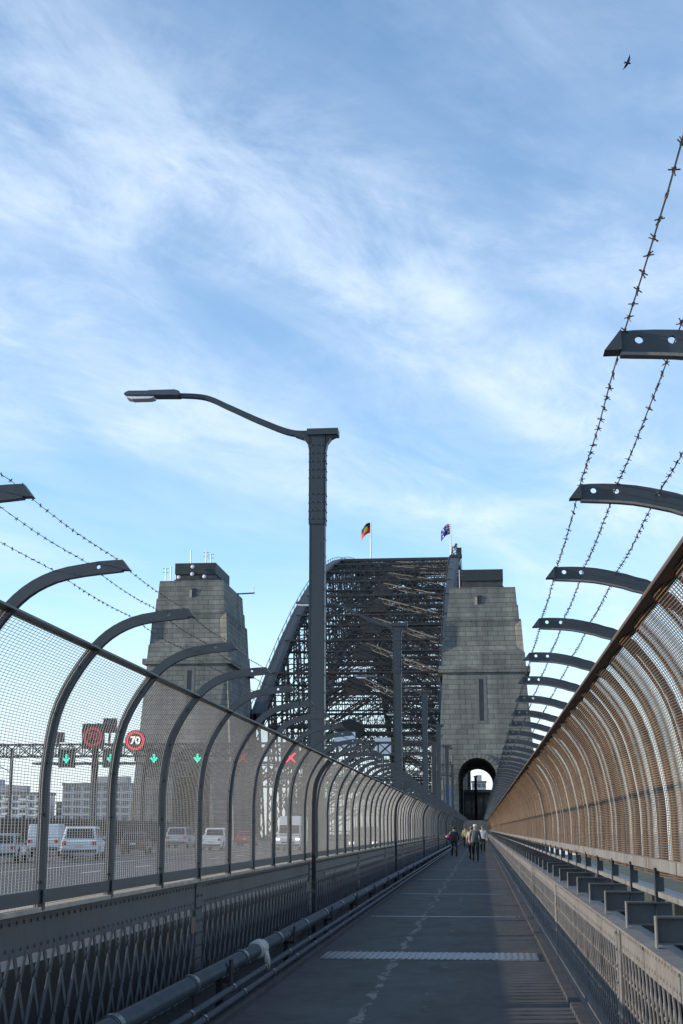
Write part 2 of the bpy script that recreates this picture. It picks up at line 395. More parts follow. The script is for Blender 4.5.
def build_fence(X, sgn, z0, prof, irail, pitch, ys, wire_mat, rail_mat, frame_mat, ripple, label, strands, hand, low_rail=None, holes=()):
    """prof: (dx inward, z) list from base to arm tip; sgn=+1 bends towards +X; irail: index of rail point"""
    root = thing('mesh_fence', label, 'fence', (X, 0, 0)); wr = .0019 if sgn > 0 else .0029
    P = spline(prof, 5); kr = irail*5
    def W(p, y=0): return (sgn*p[0], y, p[1])
    # post: tee section, with chamfered tip and holes
    mb = MB()
    path = [W(p) for p in P]
    if sgn < 0:
        q_ = []
        for i, p in enumerate(path):
            t_ = (V(path[min(i+1,len(path)-1)])-V(path[max(i-1,0)])).normalized(); q_.append(tuple(V(p)-t_.cross(V((0,1,0)))*.05*max(0,min(1,(kr+2-i)/4))*1))
        path = q_
    mb.sweep(path, .012, [((.058 if sgn > 0 else .066) if sgn > 0 or i > kr-2 else .034) for i in range(len(path)-3)]+[.064,.06,.052], (0,1,0))
    def offs(path, d):
        r = []
        for i in range(len(path)):
            t = (V(path[min(i+1,len(path)-1)])-V(path[max(i-1,0)])).normalized(); b = t.cross(V((0,1,0)))
            r.append(tuple(V(path[i])+b*d))
        return r
    out_ = offs(path, -sgn*.034 if sgn > 0 else .034)
    inn_ = offs(path, -sgn*(.03 if sgn > 0 else .034))
    if sgn < 0: inn_ = offs(path[:kr], .018)+inn_[kr:]
    mb.sweep(inn_, .04 if sgn > 0 else .03, .008, (0,1,0), 0 if sgn > 0 else 1)  # right posts: paler flange colour paints in the sunlit edge
    if low_rail: mb.box(-.03,.03,-.006,.006,low_rail-.2,z0); mb.box(-.032,-.026,-.03,.03,low_rail-.2,z0)
    # bolts on post
    for i in range(2, kr, 4): mb.rivet((path[i][0], -.007, path[i][2]), .012, (0,-1,0))
    mb.prism([(sgn*prof[-1][0], prof[-1][1]-.028), (sgn*(prof[-1][0]+.042), prof[-1][1]-.028), (sgn*prof[-1][0], prof[-1][1]+.026)], 'y', -.025, .025)
    pm = mb.mesh('post', [frame_mat, M['paint_light']])
    # punched holes near the arm tip
    mc = MB()
    for hx, hz in holes: mc.tube([(sgn*hx,-.05,hz),(sgn*hx,.05,hz)], .0105, 12)
    oa = link('a', pm); ob = link('b', mc.mesh('b', frame_mat))
    bo = oa.modifiers.new('cut', 'BOOLEAN'); bo.operation = 'DIFFERENCE'; bo.object = ob; bo.solver = 'EXACT'
    bpy.context.view_layer.update()
    p2 = bpy.data.meshes.new_from_object(oa.evaluated_get(bpy.context.evaluated_depsgraph_get()))
    bpy.data.objects.remove(oa); bpy.data.objects.remove(ob)
    if len(p2.polygons) > 50: pm = p2; pm.name = 'post'
    print('post faces', len(pm.polygons))
    # mesh panel
    mb = MB(); sub = [p for p in P[:kr+1]]
    nv = round(pitch/(.0602 if sgn > 0 else .036)); st = pitch/nv
    coarse = resample(sub, .1) + [sub[-1]]
    def rip(y):
        a = 2*math.pi*y/pitch
        return ripple*(math.sin(2*a)+.55*math.sin(3*a+1)+.25*math.sin(5*a))
    def nrm(path, i):
        a = path[max(i-1,0)]; b = path[min(i+1,len(path)-1)]; l = math.hypot(b[0]-a[0], b[1]-a[1])
        return (-(b[1]-a[1])/l, (b[0]-a[0])/l)
    for k in range(nv):
        y = k*st; o = rip(y); pts = []
        for i, p in enumerate(coarse):
            n = nrm(coarse, i); pts.append(W((p[0]+n[0]*o, p[1]+n[1]*o), y))
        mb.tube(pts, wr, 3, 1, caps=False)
    rows = resample(sub, .0165 if sgn > 0 else .0155)
    ns = 32 if ripple else 2
    for i, p in enumerate(rows):
        n = nrm(rows, i); pts = []
        for k in range(ns+1):
            y = pitch*k/ns; o = rip(y)-.003; pts.append(W((p[0]+n[0]*o, p[1]+n[1]*o), y))
        mb.tube(pts, wr, 3, caps=False)
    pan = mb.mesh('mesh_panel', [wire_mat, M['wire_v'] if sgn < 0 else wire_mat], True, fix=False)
    jr = random.Random(hand+10)
    for i, y in enumerate(ys[:100]):
        a = link('post', pm, root, (0, y+jr.uniform(-.008,.008), jr.uniform(-.004,.004))); a.rotation_euler = (jr.uniform(-.005,.005), jr.uniform(-.004,.004), jr.uniform(-.012,.012))
        b = link('mesh_panel', pan, root, (jr.uniform(-.004,.004), y, jr.uniform(-.004,.004))); b.rotation_euler = (jr.uniform(-.0012,.0012), jr.uniform(-.003,.003), jr.uniform(-.0025,.0025))
    # the rest, far off: one part each
    rest = ys[100:]
    if rest:
        mp = MB(); mq = MB()
        for y in rest:
            mp.sweep([(p[0], p[1]+y, p[2]) for p in path[::3]], .05, .07, (0,1,0))
            vs = []; 
            for yy in (y, y+pitch):
                vs += [W(p, yy) for p in coarse[::2]]
            m_ = len(coarse[::2])
            for k in range(nv):
                mq.tube([W(p, y+k*st) for p in coarse[::2]], .0019, 3, caps=False)
            for p in rows[::2]: mq.tube([W(p, y), W(p, y+pitch)], .003, 3, caps=False)
        o = part('far_posts', mp, frame_mat, root); o['kind'] = 'stuff'
        o = part('far_mesh', mq, wire_mat, root); o['kind'] = 'stuff'
    ya, yb = ys[0]-.3, ys[-1]+pitch
    q = P[kr]; mb = MB()
    t = V((P[kr+1][0]-P[kr-1][0], P[kr+1][1]-P[kr-1][1])).normalized()
    # angle section top rail
    cx, cz = sgn*q[0], q[1]
    c = V((cx, 0, cz)); tv = V((sgn*t.x, 0, t.y)); nv_ = V((-sgn*t.y, 0, t.x))*1
    mb.prism([(cx+sgn*a, cz+b) for a, b in ((-.04,-.012),(.045,-.012),(.045,0),(-.03,0),(-.03,.012),(-.04,.012))], 'y', ya, yb)
    if sgn < 0: mb.box(cx-.043,cx-.0405,ya,yb,cz-.004,cz+.012,1)  # thin strip added in rust brown to paint the sunlit line along the rail
    part('top_rail', mb, [rail_mat, M['sunlit_rust_edge']], root)
    mb = MB(); zb = z0
    mb.box(-.02, .02, ya, yb, zb-.02, zb+.055); part('bottom_rail', mb, frame_mat if not low_rail else M['paint_light'], root)
    if low_rail is not None:
        mb = MB(); mb.box(-.02, .02, ya, yb, low_rail-.02, low_rail+.015); part('lower_rail', mb, M['paint_light'], root)
    # barbed wire strands
    rng = random.Random(hand)
    for q in strands:
        mb = MB(); pts = []
        x, z = sgn*q[0], q[1]+.012
        for y in ys:
            for k in range(4):
                tt = k/4; s = -.018*math.sin(math.pi*tt)
                pts.append((x+rng.uniform(-.003,.003), y+pitch*tt, z+s+rng.uniform(-.003,.003)))
        pts = [(x, pts[0][1]-3, z)] + pts
        mb.tube(pts, .0019 if sgn < 0 else .0015, 4)
        y = ys[0]-2.5
        while y < 75:
            ph = (y-ys[0]) % pitch/pitch; zz = z-.018*math.sin(math.pi*ph)
            if y < ys[0]: zz = z
            for k in range(2):
                a = rng.uniform(0, math.pi); d = V((math.cos(a), rng.uniform(-.5,.5), math.sin(a))).normalized()*(.0115 if sgn < 0 else .009)
                mb.bar(V((x, y+k*.008, zz))-d, V((x, y+k*.008, zz))+d, .0022, .0022)
            mb.tube([(x,y-.01,zz),(x,y+.012,zz)], .0034 if sgn < 0 else .0026, 4)
            y += .098+rng.uniform(-.012,.012)
        part('barbed_wire', mb, M['barb'], root)
    return root

LX, RX = -2.57, 1.18
PL = 1.565
ysL = [5.09-PL*2+PL*k for k in range(134)]
profL = [(0,1.14),(0,1.6),(.004,1.98),(.07,2.34),(.27,2.665),(.50,2.82),(.84,2.87)]
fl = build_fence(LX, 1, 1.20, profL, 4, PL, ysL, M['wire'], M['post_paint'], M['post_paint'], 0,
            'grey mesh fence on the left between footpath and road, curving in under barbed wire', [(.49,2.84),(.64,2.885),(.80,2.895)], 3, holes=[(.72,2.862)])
PR = 1.62
ysR = [3.32-PR*2+PR*k for k in range(130)]
profR = [(0,1.30),(0,1.55),(.012,1.85),(.12,2.32),(.36,2.66),(.57,2.752),(.81,2.775)]
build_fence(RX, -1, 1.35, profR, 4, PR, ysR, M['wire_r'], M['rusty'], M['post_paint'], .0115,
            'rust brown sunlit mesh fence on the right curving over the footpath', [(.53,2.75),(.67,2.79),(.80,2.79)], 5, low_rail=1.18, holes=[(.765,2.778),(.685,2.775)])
# stout posts standing inside the left fence
pts = [(p[0]*.9+.13, p[1]) for p in spline([(0,.0),(0,1.0),(0,2.0),(.07,2.36),(.26,2.6)], 5)]
mb = MB(); mb.sweep([(p[0]-.03, 0, p[1]) for p in pts], .065, .06, (0,1,0)); mb.cbox((.13,0,.01),(.2,.2,.02))
sm = mb.mesh('stout_post', M['band'])
for k in range(9): link('stout_post', sm, fl, (0, 21.2+20.6*k, 0))

# ------------------------------------------------------------------ lattice parapets
def lattice_mb(L, z0, z1, p, run, w, side):
    mb = MB(); H = z1-z0
    n = int(L/p)
    for d in (1, -1):
        xo = side*.006*d
        i = -int(run/p)-1
        while i*p < L:
            a = i*p; b = a+run
            s0 = max(0, -a/run); s1 = min(1, (L-a)/run)
            if s1 > s0:
                ya, yb = a+run*s0, a+run*s1
                za, zb = (z0+H*s0, z0+H*s1) if d > 0 else (z1-H*s0, z1-H*s1)
                mb.bar((xo,ya,za),(xo,yb,zb), .008, w, up=(1,0,0)) if False else mb.bar((xo,ya,za),(xo,yb,zb), w, .008, up=(1,0,0))
            i += 1
    rows = int(round(2*run/p))
    for i in range(-rows, n+rows):
        for j in range(-rows, n+rows):
            s = (j*p - i*p + run)/(2*run)
            if 0.03 < s < .97:
                y = i*p+run*s
                if 0 < y < L: mb.rivet((side*.01, y, z0+H*s), .014, (side,0,0))
    return mb
def parapet(X, side, top, zl0, zl1, y0, bay, n, label, mt, p, run):
    root = thing('lattice_parapet', label, 'parapet', (X, 0, 0))
    ya, yb = -6, y0+bay*n
    mb = MB(); mb.box(-.01,.01,ya,yb,.02,zl0+.03); mb.box(-.09*1, .09, ya, yb, .006,.02)
    part('bottom_girder', mb, mt, root)
    lm = lattice_mb(bay-.3, zl0, zl1, p, run, .042 if side > 0 else .03, side).mesh('lattice_panel', mt)
    mb = MB(); mb.box(-.014*side-.003, -.014*side+.003+side*.034, -.15, .15, .02, top-.02) if False else mb.box(-.02,.02,-.15,.15,.02,top-.012)
    k = 0
    zz = .12
    while zz < top-.05:
        for yy in (-.12,-.05,.05,.12): mb.rivet((side*.02, yy, zz), .015, (side,0,0))
        zz += .11
    smm = mb.mesh('stiffener', mt)
    mb = MB(); mb.box(-.008,.008,0,bay,zl1-.02,top-.012); mb.box(-.05,.05,0,bay,top-.012,top); y = .2
    while y < bay-.2:
        mb.rivet((side*.009, y, zl1+.025), .014, (side,0,0)); mb.rivet((side*.009, y, zl1-.01), .013, (side,0,0)) if 0 else None
        mb.rivet((side*.009, y+.04, top-.05), .014, (side,0,0))
        y += .13
    rv = mb.mesh('top_girder', mt)
    for i in range(-2, n):
        y = y0+bay*i
        link('stiffener', smm, root, (0, y, 0)); link('lattice_panel', lm, root, (0, y+.15, 0)); link('top_girder', rv, root, (0, y, 0))
    return root
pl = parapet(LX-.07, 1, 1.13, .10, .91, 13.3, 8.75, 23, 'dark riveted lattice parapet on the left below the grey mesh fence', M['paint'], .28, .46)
mb = MB(); mb.box(-.12,.1,-6,YE,1.132,1.158); part('pale_ledge', mb, M['ledge'], pl)
PX = .95
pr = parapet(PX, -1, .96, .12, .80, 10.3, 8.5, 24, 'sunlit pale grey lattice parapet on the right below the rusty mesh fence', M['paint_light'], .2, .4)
mb = MB(); mb.box(-.004,.004,-.04,.04,.96,1.13,1); mb.box(.004,.30,-.004,.004,.99,1.12); mb.box(.004,.30,-.045,.045,1.12,1.13); mb.box(.004,.30,-.045,.045,.98,.99)
bm_ = mb.mesh('bracket', [M['paint'], M['paint_light']])  # lit and shaded faces painted in: dark webs, pale end plates
for y in ysR[:100]: link('bracket', bm_, pr, (0, y, 0))
mb = MB(); mb.box(.095,.5,-6,YE,.72,.73); part('shelf_plate', mb, M['paint'], pr)
# outer edge girder beyond the right fence
g = thing('edge_girder', 'dark steel edge girder outside the rusty mesh fence', 'girder', (1.72,0,0))
mb = MB(); mb.box(-.12,.12,-6,YE,1.0,1.02); mb.box(-.012,.012,-6,YE,.0,1.0); mb.box(-.15,.15,-6,YE,-.02,0); part('beam', mb, M['paint'], g)
mb = MB()
mb.box(-.10,-.013,0,.02,0,1.0); mb.box(-.6,-.013,0,.1,-.5,-.03); gm = mb.mesh('stiffener', M['paint'])
for k in range(100): link('stiffener', gm, g, (0, 1.2+1.62*k, 0))

# ------------------------------------------------------------------ pipes along the left kerb
t = thing('water_pipe', 'thick grey pipe with banded joints running low beside the left parapet', 'pipe', (-2.36, 0, 0))
mb = MB(); mb.tube([(0,-6,.37),(0,YE,.37)], .072, 20); part('pipe', mb, M['pipe'], t, smooth=True)
mb = MB(); mb.tube([(0,-.05,.37),(0,.05,.37)], .085, 20); mb.tube([(0,-.075,.37),(0,-.05,.37)], .08, 20); fm = mb.mesh('flange', M['pipe'])
for k in range(80): link('flange', fm, t, (0, 9.2+2.45*k, 0))
mb = MB(); mb.cbox((0,0,.14),(.05,.1,.28)); mb.cbox((0,0,.01),(.2,.2,.02)); mb.cbox((0,0,.275),(.2,.1,.03)); mb.cbox((.1,0,.36),(.02,.1,.2)); mb.cbox((-.1,0,.36),(.02,.1,.2))
sm = mb.mesh('support', M['band'])
for k in range(24): link('support', sm, t, (0, 8.6+4.4*k, 0))
mb = MB(); mb.tube([(0,15.0,.37),(0.005,15.08,.372),(0,15.2,.37),(.004,15.3,.37),(0,15.42,.37)], [.085,.096,.09,.098,.086], 16)
mb.tube([(.07,15.2,.34),(.105,15.17,.26),(.11,15.22,.16)], [.045,.035,.02], 8); part('pale_wrap', mb, M['wrap'], t, smooth=True)
for nm, x, z, r, lab in (('upper', -2.265, .2, .032, 'upper of two thin conduits running under the thick grey pipe'), ('lower', -2.235, .115, .034, 'lower of two thin conduits, nearest the kerb')):
    t = thing('conduit', lab, 'conduit', (x, 0, 0), 'thin conduits under the pipe')
    mb = MB(); mb.tube([(0,-6,z),(0,YE,z)], r, 10); part('tube', mb, M['pipe'], t, smooth=True)
    mb = MB(); mb.tube([(0,-.03,z),(0,.03,z)], r*1.3, 10); mb.tube([(0,.03,z),(0,.045,z)], r*1.12, 10); cm = mb.mesh('coupling', M['pipe'])
    for k in range(70): link('coupling', cm, t, (0, 6.5+(.9 if x < -2.25 else 1.3)+1.9*k, 0))

# ------------------------------------------------------------------ street lamps
def lamp():
    t = thing('street_lamp', '', 'street lamp', (0,0,0), 'tall lamps behind the left fence')
    mb = MB(); w = .138
    # built-up box column, with cover plates
    for sx in (-1,1): mb.box(sx*w-.008, sx*w+.008, -.12,.12, -.2, 8.945)
    mb.box(-w+.01, w-.01, -.115,-.095, -.2, 8.945); mb.box(-w+.01, w-.01, .095,.115, -.2, 8.945)
    mb.box(-w-.02,-w-.0085,-.125,.125,7.2,8.75); mb.box(w+.0085,w+.02,-.125,.125,7.2,8.75); mb.box(-w+.01,w-.01,-.135,-.1155,7.2,8.75)
    z = 7.3
    while z < 8.75:
        if not 7.85 < z < 8.02:
            for x in (-.1,0,.1): mb.rivet((x,-.135,z), .022, (0,-1,0))
            for y in (-.085,.085): mb.rivet((w+.02,y,z), .024, (1,0,0)); mb.rivet((-w-.02,y,z), .024, (-1,0,0))
        z += .16
    z = .2
    while z < 7.1:
        for y in (-.085,.085): mb.rivet((w+.008,y,z), .018, (1,0,0))
        for x in (-.115,.115): mb.rivet((x,-.115,z), .014, (0,-1,0))
        z += .32
    part('post', mb, M['lamp_paint'], t)
    mb = MB(); mb.box(-w-.06,w+.26,-.16,.16,8.94,9.06)   # cap beam
    poly = [(w+.02,8.94),(w+.24,8.94),(w+.12,8.88),(w+.05,8.78),(w+.02,8.62)]; mb.prism(poly,'y',-.1,.1)
    poly = [(-w-.02,8.94),(-w-.30,8.95),(-w-.12,8.88),(-w-.05,8.78),(-w-.02,8.62)]; mb.prism(poly,'y',-.1,.1)
    part('cap', mb, M['lamp_paint'], t)
    A = spline([(.0,9.0),(-.5,9.02),(-1.1,9.26),(-1.7,9.55),(-2.2,9.78),(-2.75,9.84)], 6)
    mb = MB(); k = len(A); mb.sweep([(p[0],0,p[1]) for p in A], .11, [.12-.035*i/(k-1) for i in range(k)], (0,1,0)); part('arm', mb, M['lamp_paint'], t, bevel=.008)
    mb = MB(); prof = [(-2.700,9.802),(-2.700,9.903),(-2.800,9.939),(-3.300,9.939),(-3.350,9.932),(-3.710,9.939),(-3.780,9.910),(-3.810,9.874),(-3.710,9.831),(-3.250,9.817)]
    mb.prism(prof,'y',-.14,.14); lu = part('luminaire', mb, M['alu'], t, bevel=.02)
    mb = MB(); prof = [(-3.200,9.815),(-3.730,9.829),(-3.830,9.882),(-3.750,9.795),(-3.630,9.763),(-3.300,9.763),(-3.210,9.781)]; mb.prism(prof,'y',-.12,.12); part('lens', mb, M['lens'], lu, bevel=.01)
    mb = MB(); mb.box(-.3,.3,-.3,.3,-.25,-.18)
    for x in (-.24,.24):
        for y in (-.24,.24): mb.rivet((x,y,-.18),.03,(0,0,1))
    part('base_plate', mb, M['lamp_paint'], t)
    return t
lp = lamp(); LXP = -2.95
lp.location = (LXP, 25.7, 0); lp['label'] = 'nearest and tallest looking grey riveted street lamp with long arm over the road'
for i, lab in enumerate(('second grey riveted street lamp, its top seen against the steel arch', 'third riveted street lamp, close left of the right stone pylon',
                         'fourth riveted street lamp, by the foot of the right stone pylon', 'farthest riveted street lamp along the left fence')):
    dup(lp, (LXP, 25.7+26*(i+1), 0), lab)

# ------------------------------------------------------------------ pylons
def pylon(X, mir, label, masts):
    t = thing('stone_pylon', label, 'pylon', (X, 228, 0), 'granite bridge pylons')
    def hw(z): return 8.05-(8.05-6.75)*max(0, min(1, z/24.6)) if z < 24.6 else 6.35
    ax, aw, az = mir*-1.35, 2.9, 8.7
    arc = [(ax+aw*math.cos(a), az+aw*math.sin(a)) for a in [math.pi*i/16 for i in range(17)]]
    # lower shaft with a round-headed passage cut through
    z1 = 24.6
    out = [(-9.3,-55),(-hw(0),0),(-hw(z1),z1),(hw(z1),z1),(hw(0),0),(9.3,-55),(ax+aw,-55)] + arc + [(ax-aw,-55)]
    mb = MB(); dep = lambda z: 12.5-1.2*max(0,z)/24.6
    n = len(out); vs = [(x,-dep(z),z) for x,z in out]+[(x,dep(z),z) for x,z in out]
    fs = [tuple(range(n)), tuple(range(2*n-1,n-1,-1))]+[(i,i+n,(i+1)%n+n,(i+1)%n) for i in range(n)]
    mb.add(vs, fs)
    body = link('shaft', mb.mesh('shaft', M['stone']), t)
    arc2 = [(ax+2.55*math.cos(a), 8.75+2.55*math.sin(a)) for a in [math.pi*i/16 for i in range(17)]]
    mb = MB(); mb.prism([(ax-6,-2),(ax-6,14.5),(ax+5.5,14.5),(ax+5.5,-2),(ax+2.55,-2)]+arc2+[(ax-2.55,-2)], 'y', 12.6, 22); part('rear_passage', mb, M['stone'], t)
    # arch surround stones
    mb = MB()
    for i in range(16):
        a0 = math.pi*i/16+.012; a1 = math.pi*(i+1)/16-.012
        q = [(ax+r*math.cos(a), az+r*math.sin(a)) for r, a in ((aw+.02,a0),(aw+.75,a0),(aw+.75,a1),(aw+.02,a1))]
        mb.prism(q, 'y', -dep(10)-.22, -dep(10)+.4)
    part('arch_ring', mb, M['stone'], t)
    mb = MB(); mb.box(ax-aw-.6,ax+aw+.6,-dep(8)-.2,-dep(8)+.5,8.4,8.95) if False else mb.box(-hw(24)-.28,hw(24)+.28,-11.6,11.6,24.62,25.5)
    part('cornice', mb, M['stone'], t)
    def frust(name, z0, z1, w0, w1, d0, d1, inset=0):
        mb = MB(); mb.add([(-w0,-d0,z0),(w0,-d0,z0),(w0,d0,z0),(-w0,d0,z0),(-w1,-d1,z1),(w1,-d1,z1),(w1,d1,z1),(-w1,d1,z1)],
               [(3,2,1,0),(4,5,6,7),(0,1,5,4),(1,2,6,5),(2,3,7,6),(3,0,4,7)])
        me = mb.mesh(name, M['stone'])
        if inset:
            bm = bmesh.new(); bm.from_mesh(me)
            ff = [f for f in bm.faces if abs(f.normal.z) < .5]
            bmesh.ops.inset_individual(bm, faces=ff, thickness=inset, depth=-.35); bm.to_mesh(me); bm.free()
        return link(name, me, t)
    frust('lower_stage', 25.5, 27.8, 6.45, 6.32, 11, 10.8)
    frust('panel_stage', 27.8, 33.0, 6.2, 5.9, 10.6, 10.2, 1.5)
    frust('upper_stage', 33.0, 35.3, 5.62, 5.5, 9.9, 9.7)
    frust('crown_stage', 35.3, 38.2, 5.35, 5.15, 9.5, 9.3)
    mb = MB(); mb.box(-3.4,3.4,-6.5,6.5,38.2,38.9); mb.box(-3.2,3.2,-6.2,6.2,38.9,39.8); tb = part('roof_block', mb, M['concrete_dark'], t)
    mb = MB(); mb.box(-3.35,3.35,-6.4,6.4,39.8,41.6); part('roof_cladding', mb, M['roofdark'], tb)
    # slit window, set in a pale surround
    sx = mir*-.5; y = -dep(20)
    def slope_box(mb, x0, x1, z0, z1, o):
        a, b = -dep(z0)-o, -dep(z1)-o
        mb.add([(x0,a,z0),(x1,a,z0),(x1,a+.5,z0),(x0,a+.5,z0),(x0,b,z1),(x1,b,z1),(x1,b+.5,z1),(x0,b+.5,z1)],
               [(3,2,1,0),(4,5,6,7),(0,1,5,4),(1,2,6,5),(2,3,7,6),(3,0,4,7)])
    mb = MB()
    for x0, x1 in ((-.8,-.36),(.36,.8)): slope_box(mb, sx+x0, sx+x1, 17.2, 23.6, .03)
    slope_box(mb, sx-.8, sx+.8, 23.62, 24.1, .03); slope_box(mb, sx-.8, sx+.8, 16.8, 17.18, .03)
    fr = part('slit_frame', mb, M['concrete'], t)
    mb = MB(); slope_box(mb, sx-.35, sx+.35, 17.2, 23.6, .012); part('slit_pane', mb, M['roofdark'], fr)
    mb = MB(); mb.box(sx-.3,sx+.3,-9.56,-9.2,35.6,36.9); part('small_opening', mb, M['black'], t)
    mb = MB(); mb.box(sx-.7,sx-.32,-9.6,-9.2,35.4,36.6); part('pale_jamb', mb, M['ledge'], t)
    for (x, yy, zz, h, cross) in masts:
        mb = MB(); mb.tube([(x,yy,zz),(x,yy,zz+h)], .09, 6)
        if cross:
            for k in range(2): mb.bar((x-.5,yy,zz+h*.7+k*.6),(x+.5,yy,zz+h*.7+k*.6),.07,.07)
        part('mast', mb, M['galv'], t)
    return t
pR = pylon(1.0, 1, 'right stone pylon with a slit window, the footpath arch through its base', [(-3.55,-7.5,38.2,3.2,True)])
pL = pylon(-45.7, -1, 'left stone pylon standing beyond the road, topped by antennas', [(-1.5,-3,41.6,2.8,False),(.9,-2,41.6,2.8,True),(1.5,-1,41.6,2.6,True),(-4.4,-8.5,38.2,2.2,True),(-3.9,-7,38.2,2.8,False),(7.2,8.5,39.0,1.3,False)])
mb = MB(); mb.bar((4.4,8.5,38.9),(7.4,8.5,39.0),.18,.22); mb.box(4.2,4.6,8.2,8.8,38.2,39.0); part('roof_equipment', mb, M['roofdark'], pL)
mb = MB()
for x, z in ((-2.6,38.9),(-.4,39.4),(-.35,40.6),(1.6,38.95)): mb.ball((x,-6.9,z+.3), (.32,.2,.32), 8, 5)
part('dishes', mb, M['white'], pL)
pL.location = (-45.3, 227, 2.2); pR.location.z = .5

# ------------------------------------------------------------------ steel arch
NP = 28; Y0, LA = 236.0, 478.0; YC = Y0+LA/2; TX = (-37.3, -5.6)
def ztop(y): return 83.5-70*((y-475)/250)**2 if abs(y-475) < 245 else 83.5-70*.96
def zlow(y): return 66-112*((y-475)/243)**2
Ys = [Y0+LA*i/NP for i in range(NP+1)]
arch = thing('arch_bridge', 'great steel arch with latticed bracing rising between the two stone pylons', 'bridge', (-22.3, YC, 0))
def A(x, y, z): return (x+22.3, y-YC, z)
def laced(mb, p, q, w, d, up, step=1.7, c=.16):
    """four corner angles tied by zigzag lacing"""
    p = V(p); q = V(q); a = q-p; L = a.length; a.normalize(); u = V(up)
    x = a.cross(u).normalized(); y = x.cross(a).normalized()
    cs = [x*(sx*w/2)+y*(sy*d/2) for sx, sy in ((-1,-1),(1,-1),(1,1),(-1,1))]
    for o in cs: mb.bar(p+o, q+o, c, c, up)
    n = max(2, int(L/step))
    for (i, j) in ((0,1),(1,2),(2,3),(3,0)):
        for k in range(n):
            s0, s1 = k*L/n, (k+1)*L/n
            f, g_ = (cs[i], cs[j]) if k % 2 else (cs[j], cs[i])
            mb.bar(p+a*s0+f, p+a*s1+g_, c*.75, c*.5, up)
for X in TX:
    for nm, fz, w, d in (('top_chord', ztop, 1.6, 2.2), ('bottom_chord', zlow, 1.4, 2.2)):
        mb = MB()
        for i in range(NP):
            a, b = Ys[i], Ys[i+1]
            for o in (-.75,.75): mb.bar(A(X+o,a,fz(a)), A(X+o,b,fz(b)), .22, d)
            mb.bar(A(X,a,fz(a)+d/2), A(X,b,fz(b)+d/2), w+.6, .15); mb.bar(A(X,a,fz(a)-d/2), A(X,b,fz(b)-d/2), w+.6, .15)
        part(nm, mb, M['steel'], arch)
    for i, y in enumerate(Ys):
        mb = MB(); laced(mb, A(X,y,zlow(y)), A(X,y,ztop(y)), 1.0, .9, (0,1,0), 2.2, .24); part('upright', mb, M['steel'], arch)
        if i < NP:
            y2 = Ys[i+1]; mb = MB()
            if i < NP/2: laced(mb, A(X,y,ztop(y)), A(X,y2,zlow(y2)), .9, .8, (1,0,0), 2.4, .22)
            else: laced(mb, A(X,y,zlow(y)), A(X,y2,ztop(y2)), .9, .8, (1,0,0), 2.4, .22)
            part('diagonal', mb, M['steel'], arch)
        if zlow(y) > 2 :
            mb = MB()
            for o in (-.3,.3): mb.bar(A(X+o,y,0), A(X+o,y,zlow(y)), .18, .35)
            part('hanger', mb, M['steel'], arch)
xa, xb = TX; xm = (xa+xb)/2
for i, y in enumerate(Ys):
    zt, zl = ztop(y), zlow(y)
    mb = MB(); laced(mb, A(xa,y,zt-.2), A(xb,y,zt-.2), 1.4, 2.2, (0,0,1), 1.2, .3)
    laced(mb, A(xa,y,zl), A(xb,y,zl), 1.4, 2.4, (0,0,1), 1.2, .3)
    # sway frame: K braces, with lattice ties
    H = zt-zl; k = max(1, int(round(H/10)))
    for j in range(k):
        za, zb = zl+H*j/k, zl+H*(j+1)/k
        laced(mb, A(xa,y,za), A(xm,y,zb-.6), .8, .9, (0,1,0), 1.9, .15); laced(mb, A(xb,y,za), A(xm,y,zb-.6), .8, .9, (0,1,0), 1.9, .15)
        if j: laced(mb, A(xa,y,za), A(xb,y,za), .9, 1.5, (0,0,1), 1.4, .22)
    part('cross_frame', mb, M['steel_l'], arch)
    mb = MB(); mb.prism([(-2.4,-1.7),(-1.7,-2.5),(1.7,-2.5),(2.4,-1.7),(2.4,-.3),(0,.7),(-2.4,-.3)], 'y', -1.6, .5)
    part('gusset', mb, M['gusset'], arch, A(xm,y-.2,zt-.6))
    if i < NP:
        y2 = Ys[i+1]
        for nm, fz in (('top_bracing', ztop), ('bottom_bracing', zlow)):
            mb = MB(); a, b = fz(y), fz(y2)
            laced(mb, A(xa,y,a), A(xm,y2,b), .8, .9, (0,0,1), 1.5, .11); laced(mb, A(xb,y,a), A(xm,y2,b), .8, .9, (0,0,1), 1.5, .11)
            laced(mb, A(xa,(y+y2)/2,(a+b)/2), A(xb,(y+y2)/2,(a+b)/2), .7, 1.1, (0,0,1), 1.3, .13)
            part(nm, mb, M['steel_l'], arch)
mb = MB(); mb.box(-23, 23, 240.6-YC, Y0+LA-YC, -1.5, -.1)
for y in Ys: mb.box(-23,23, y-YC-.3, y-YC+.3, -4, -1.5)
part('deck', mb, M['concrete_dark'], arch)
for X in TX:
    mb = MB()
    for o in (-1.3, 1.3):
        for i in range(NP):
            a, b = Ys[i], Ys[i+1]
            mb.bar(A(X+o,a,ztop(a)+1.8), A(X+o,b,ztop(b)+1.8), .1, .1)
            for k in range(3):
                yy = a+(b-a)*k/3; mb.bar(A(X+o,yy,ztop(yy)+.7), A(X+o,yy,ztop(yy)+1.8), .1, .1)
    part('handrail', mb, M['steel'], arch)
